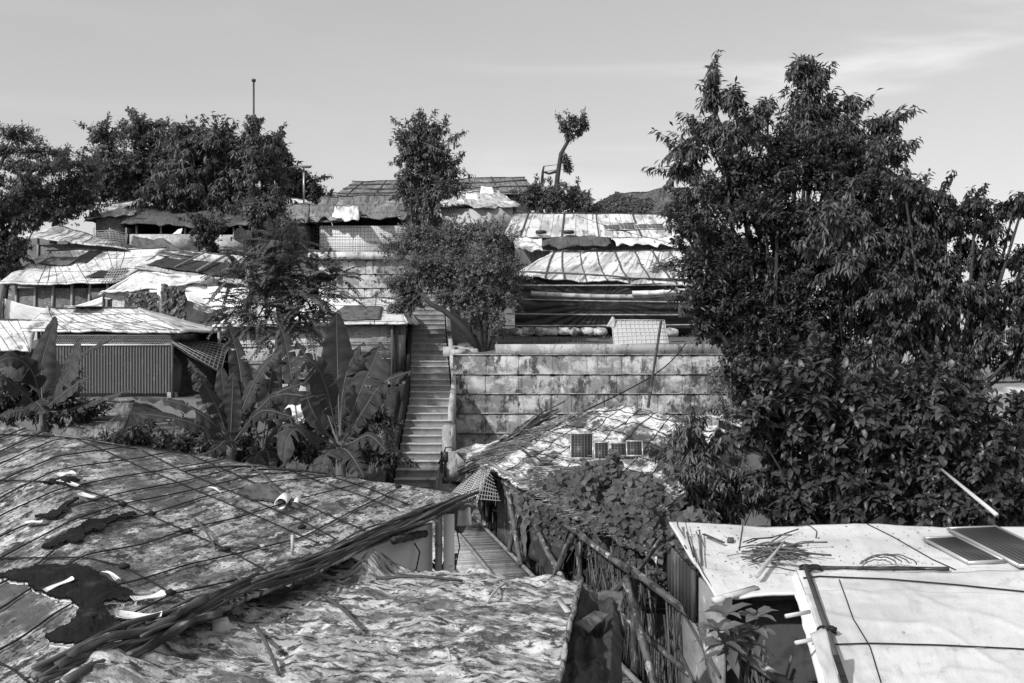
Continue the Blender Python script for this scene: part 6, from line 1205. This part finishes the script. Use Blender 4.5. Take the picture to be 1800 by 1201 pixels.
banana('banana plant with one lone leaf rising in front of the woven wall', 525, 800, 20.5, 740, [
 ([(512,650,.2),(500,590,.2),(487,562,.2)], .2, .3, .3), ([(545,700,0),(570,660,0),(600,640,0)], .2, .4, .4), ([(500,720,0),(480,690,0),(455,690,0)], .2, .4, .4)], .09)
banana('tiny banana plant peeping over the half wall of the long shed', 428, 470, 41.5, 425, [([(424,412,0),(420,400,0)], .34, .02, .2), ([(434,414,0),(438,404,0)], .28, .02, .2)], .08)
# dead leaf bush between bananas and gully
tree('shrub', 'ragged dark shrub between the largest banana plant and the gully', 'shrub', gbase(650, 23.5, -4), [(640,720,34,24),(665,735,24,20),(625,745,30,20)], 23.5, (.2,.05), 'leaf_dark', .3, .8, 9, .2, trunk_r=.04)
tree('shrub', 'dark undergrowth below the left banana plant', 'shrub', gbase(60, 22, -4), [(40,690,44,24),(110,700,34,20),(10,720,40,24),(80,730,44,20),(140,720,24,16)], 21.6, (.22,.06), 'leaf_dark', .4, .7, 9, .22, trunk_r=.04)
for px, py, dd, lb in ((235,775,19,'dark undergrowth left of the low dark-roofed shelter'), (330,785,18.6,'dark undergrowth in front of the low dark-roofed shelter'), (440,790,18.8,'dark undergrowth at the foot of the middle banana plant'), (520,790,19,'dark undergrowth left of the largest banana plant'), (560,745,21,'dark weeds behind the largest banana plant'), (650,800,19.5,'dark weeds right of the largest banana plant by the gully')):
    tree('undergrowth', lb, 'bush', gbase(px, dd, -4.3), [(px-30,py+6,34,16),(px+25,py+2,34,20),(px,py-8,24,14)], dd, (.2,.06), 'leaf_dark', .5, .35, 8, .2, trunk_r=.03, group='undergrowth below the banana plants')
# the tall tree mass between the big trees
B_ = gbase(1545, 19, -4)
tree('leafy_tree', 'leafy tree closing the gap between the tall spired tree and the right-edge tree', 'tree', B_, [(1560,330,44,34),(1545,390,50,44),(1590,440,50,44),(1540,480,50,44),(1600,520,50,44),(1550,570,50,44),(1620,600,50,34),(1510,640,44,30),(1600,370,40,34),(1510,300,40,30),(1640,400,34,30),(1480,640,50,34),(1560,660,50,34),(1420,600,44,40),(1640,660,44,30)], 19, (.2,.055), 'leaf', .5, 1.0, 10, .24, trunk_r=.16, spread=.8, group='big trees on the right')
for bv_, x0, x1, y0, y1, n0, nm, lb in ((bvA, 0, 800, 780, 1180, 420, 'leaf_litter', 'dry leaves and grit scattered over the big near roof'), (bvC, 300, 1000, 1020, 1195, 260, 'leaf_litter', 'dry bits scattered over the crumpled roof'), (bvR, 1200, 1640, 925, 1015, 240, 'leaf_litter', 'dry leaves and grit scattered on the left of the white near roof')):
    Pq = []
    for q in range(n0):
        a_ = drop(bv_, random.uniform(x0,x1), random.uniform(y0,y1), .006)
        if a_ is not None: Pq.append(a_[0])
    Pq = np.array(Pq); n_ = len(Pq); m_ = MB(); leaves(m_, Pq, rdir(n_)*(1,1,.15), np.tile((0,0,1.), (n_,1))+rdir(n_)*.4, RNG.uniform(.008,.04,n_), RNG.uniform(.005,.018,n_), LEAF_LO, RNG.uniform(.3,2.5,n_)); o_ = m_.build(nm, 'stick'); tag(o_, lb, 'leaf litter'); o_['kind'] = 'stuff'
for (x_, y_, mm, lb) in ((168,517,'cloth_grey','grey cloth hanging under the eave of the large patched white roof'), (190,519,'cloth_white','small white cloth hanging right of the grey cloth under the patched roof')):
    m_ = MB(); Patch(K(x_-7,y_+7,35.6), K(x_+6,y_+5,35.6), K(x_+8,y_-5,35.7), K(x_-8,y_-4,35.7), .05, .2, x_).mesh(m_, 10, 8, .01); tag(m_.build('cloth', mm), lb, 'cloth', 'cloths under the eave')
# grass tufts near stairs and on the terrace
m_ = MB(); n_ = 5200; gx = RNG.uniform(-9,13,n_); gy = RNG.uniform(31.3,36,n_); kk = ~((gx > -4.4) & (gx < -1.7)); gx, gy = gx[kk], gy[kk]; gg = ground_z(gx, gy); sel = fbm(gx/1.1, gy/1.1, 44) > .05; gx, gy, gg = gx[sel], gy[sel], gg[sel]; n_ = len(gx)
leaves(m_, np.stack([gx,gy,gg],1), rdir(n_)*.6+np.array((0,0,1.)), rdir(n_), RNG.uniform(.05,.22,n_), .02, LEAF_LO, RNG.uniform(.6,2.2,n_)); o_ = m_.build('grass', 'leaf_light'); tag(o_, 'weeds and grass tufts on the soil terrace above the retaining wall', 'grass'); o_['kind'] = 'stuff'
for o_ in bpy.data.objects:
    if '_o' in o_: del o_['_o']
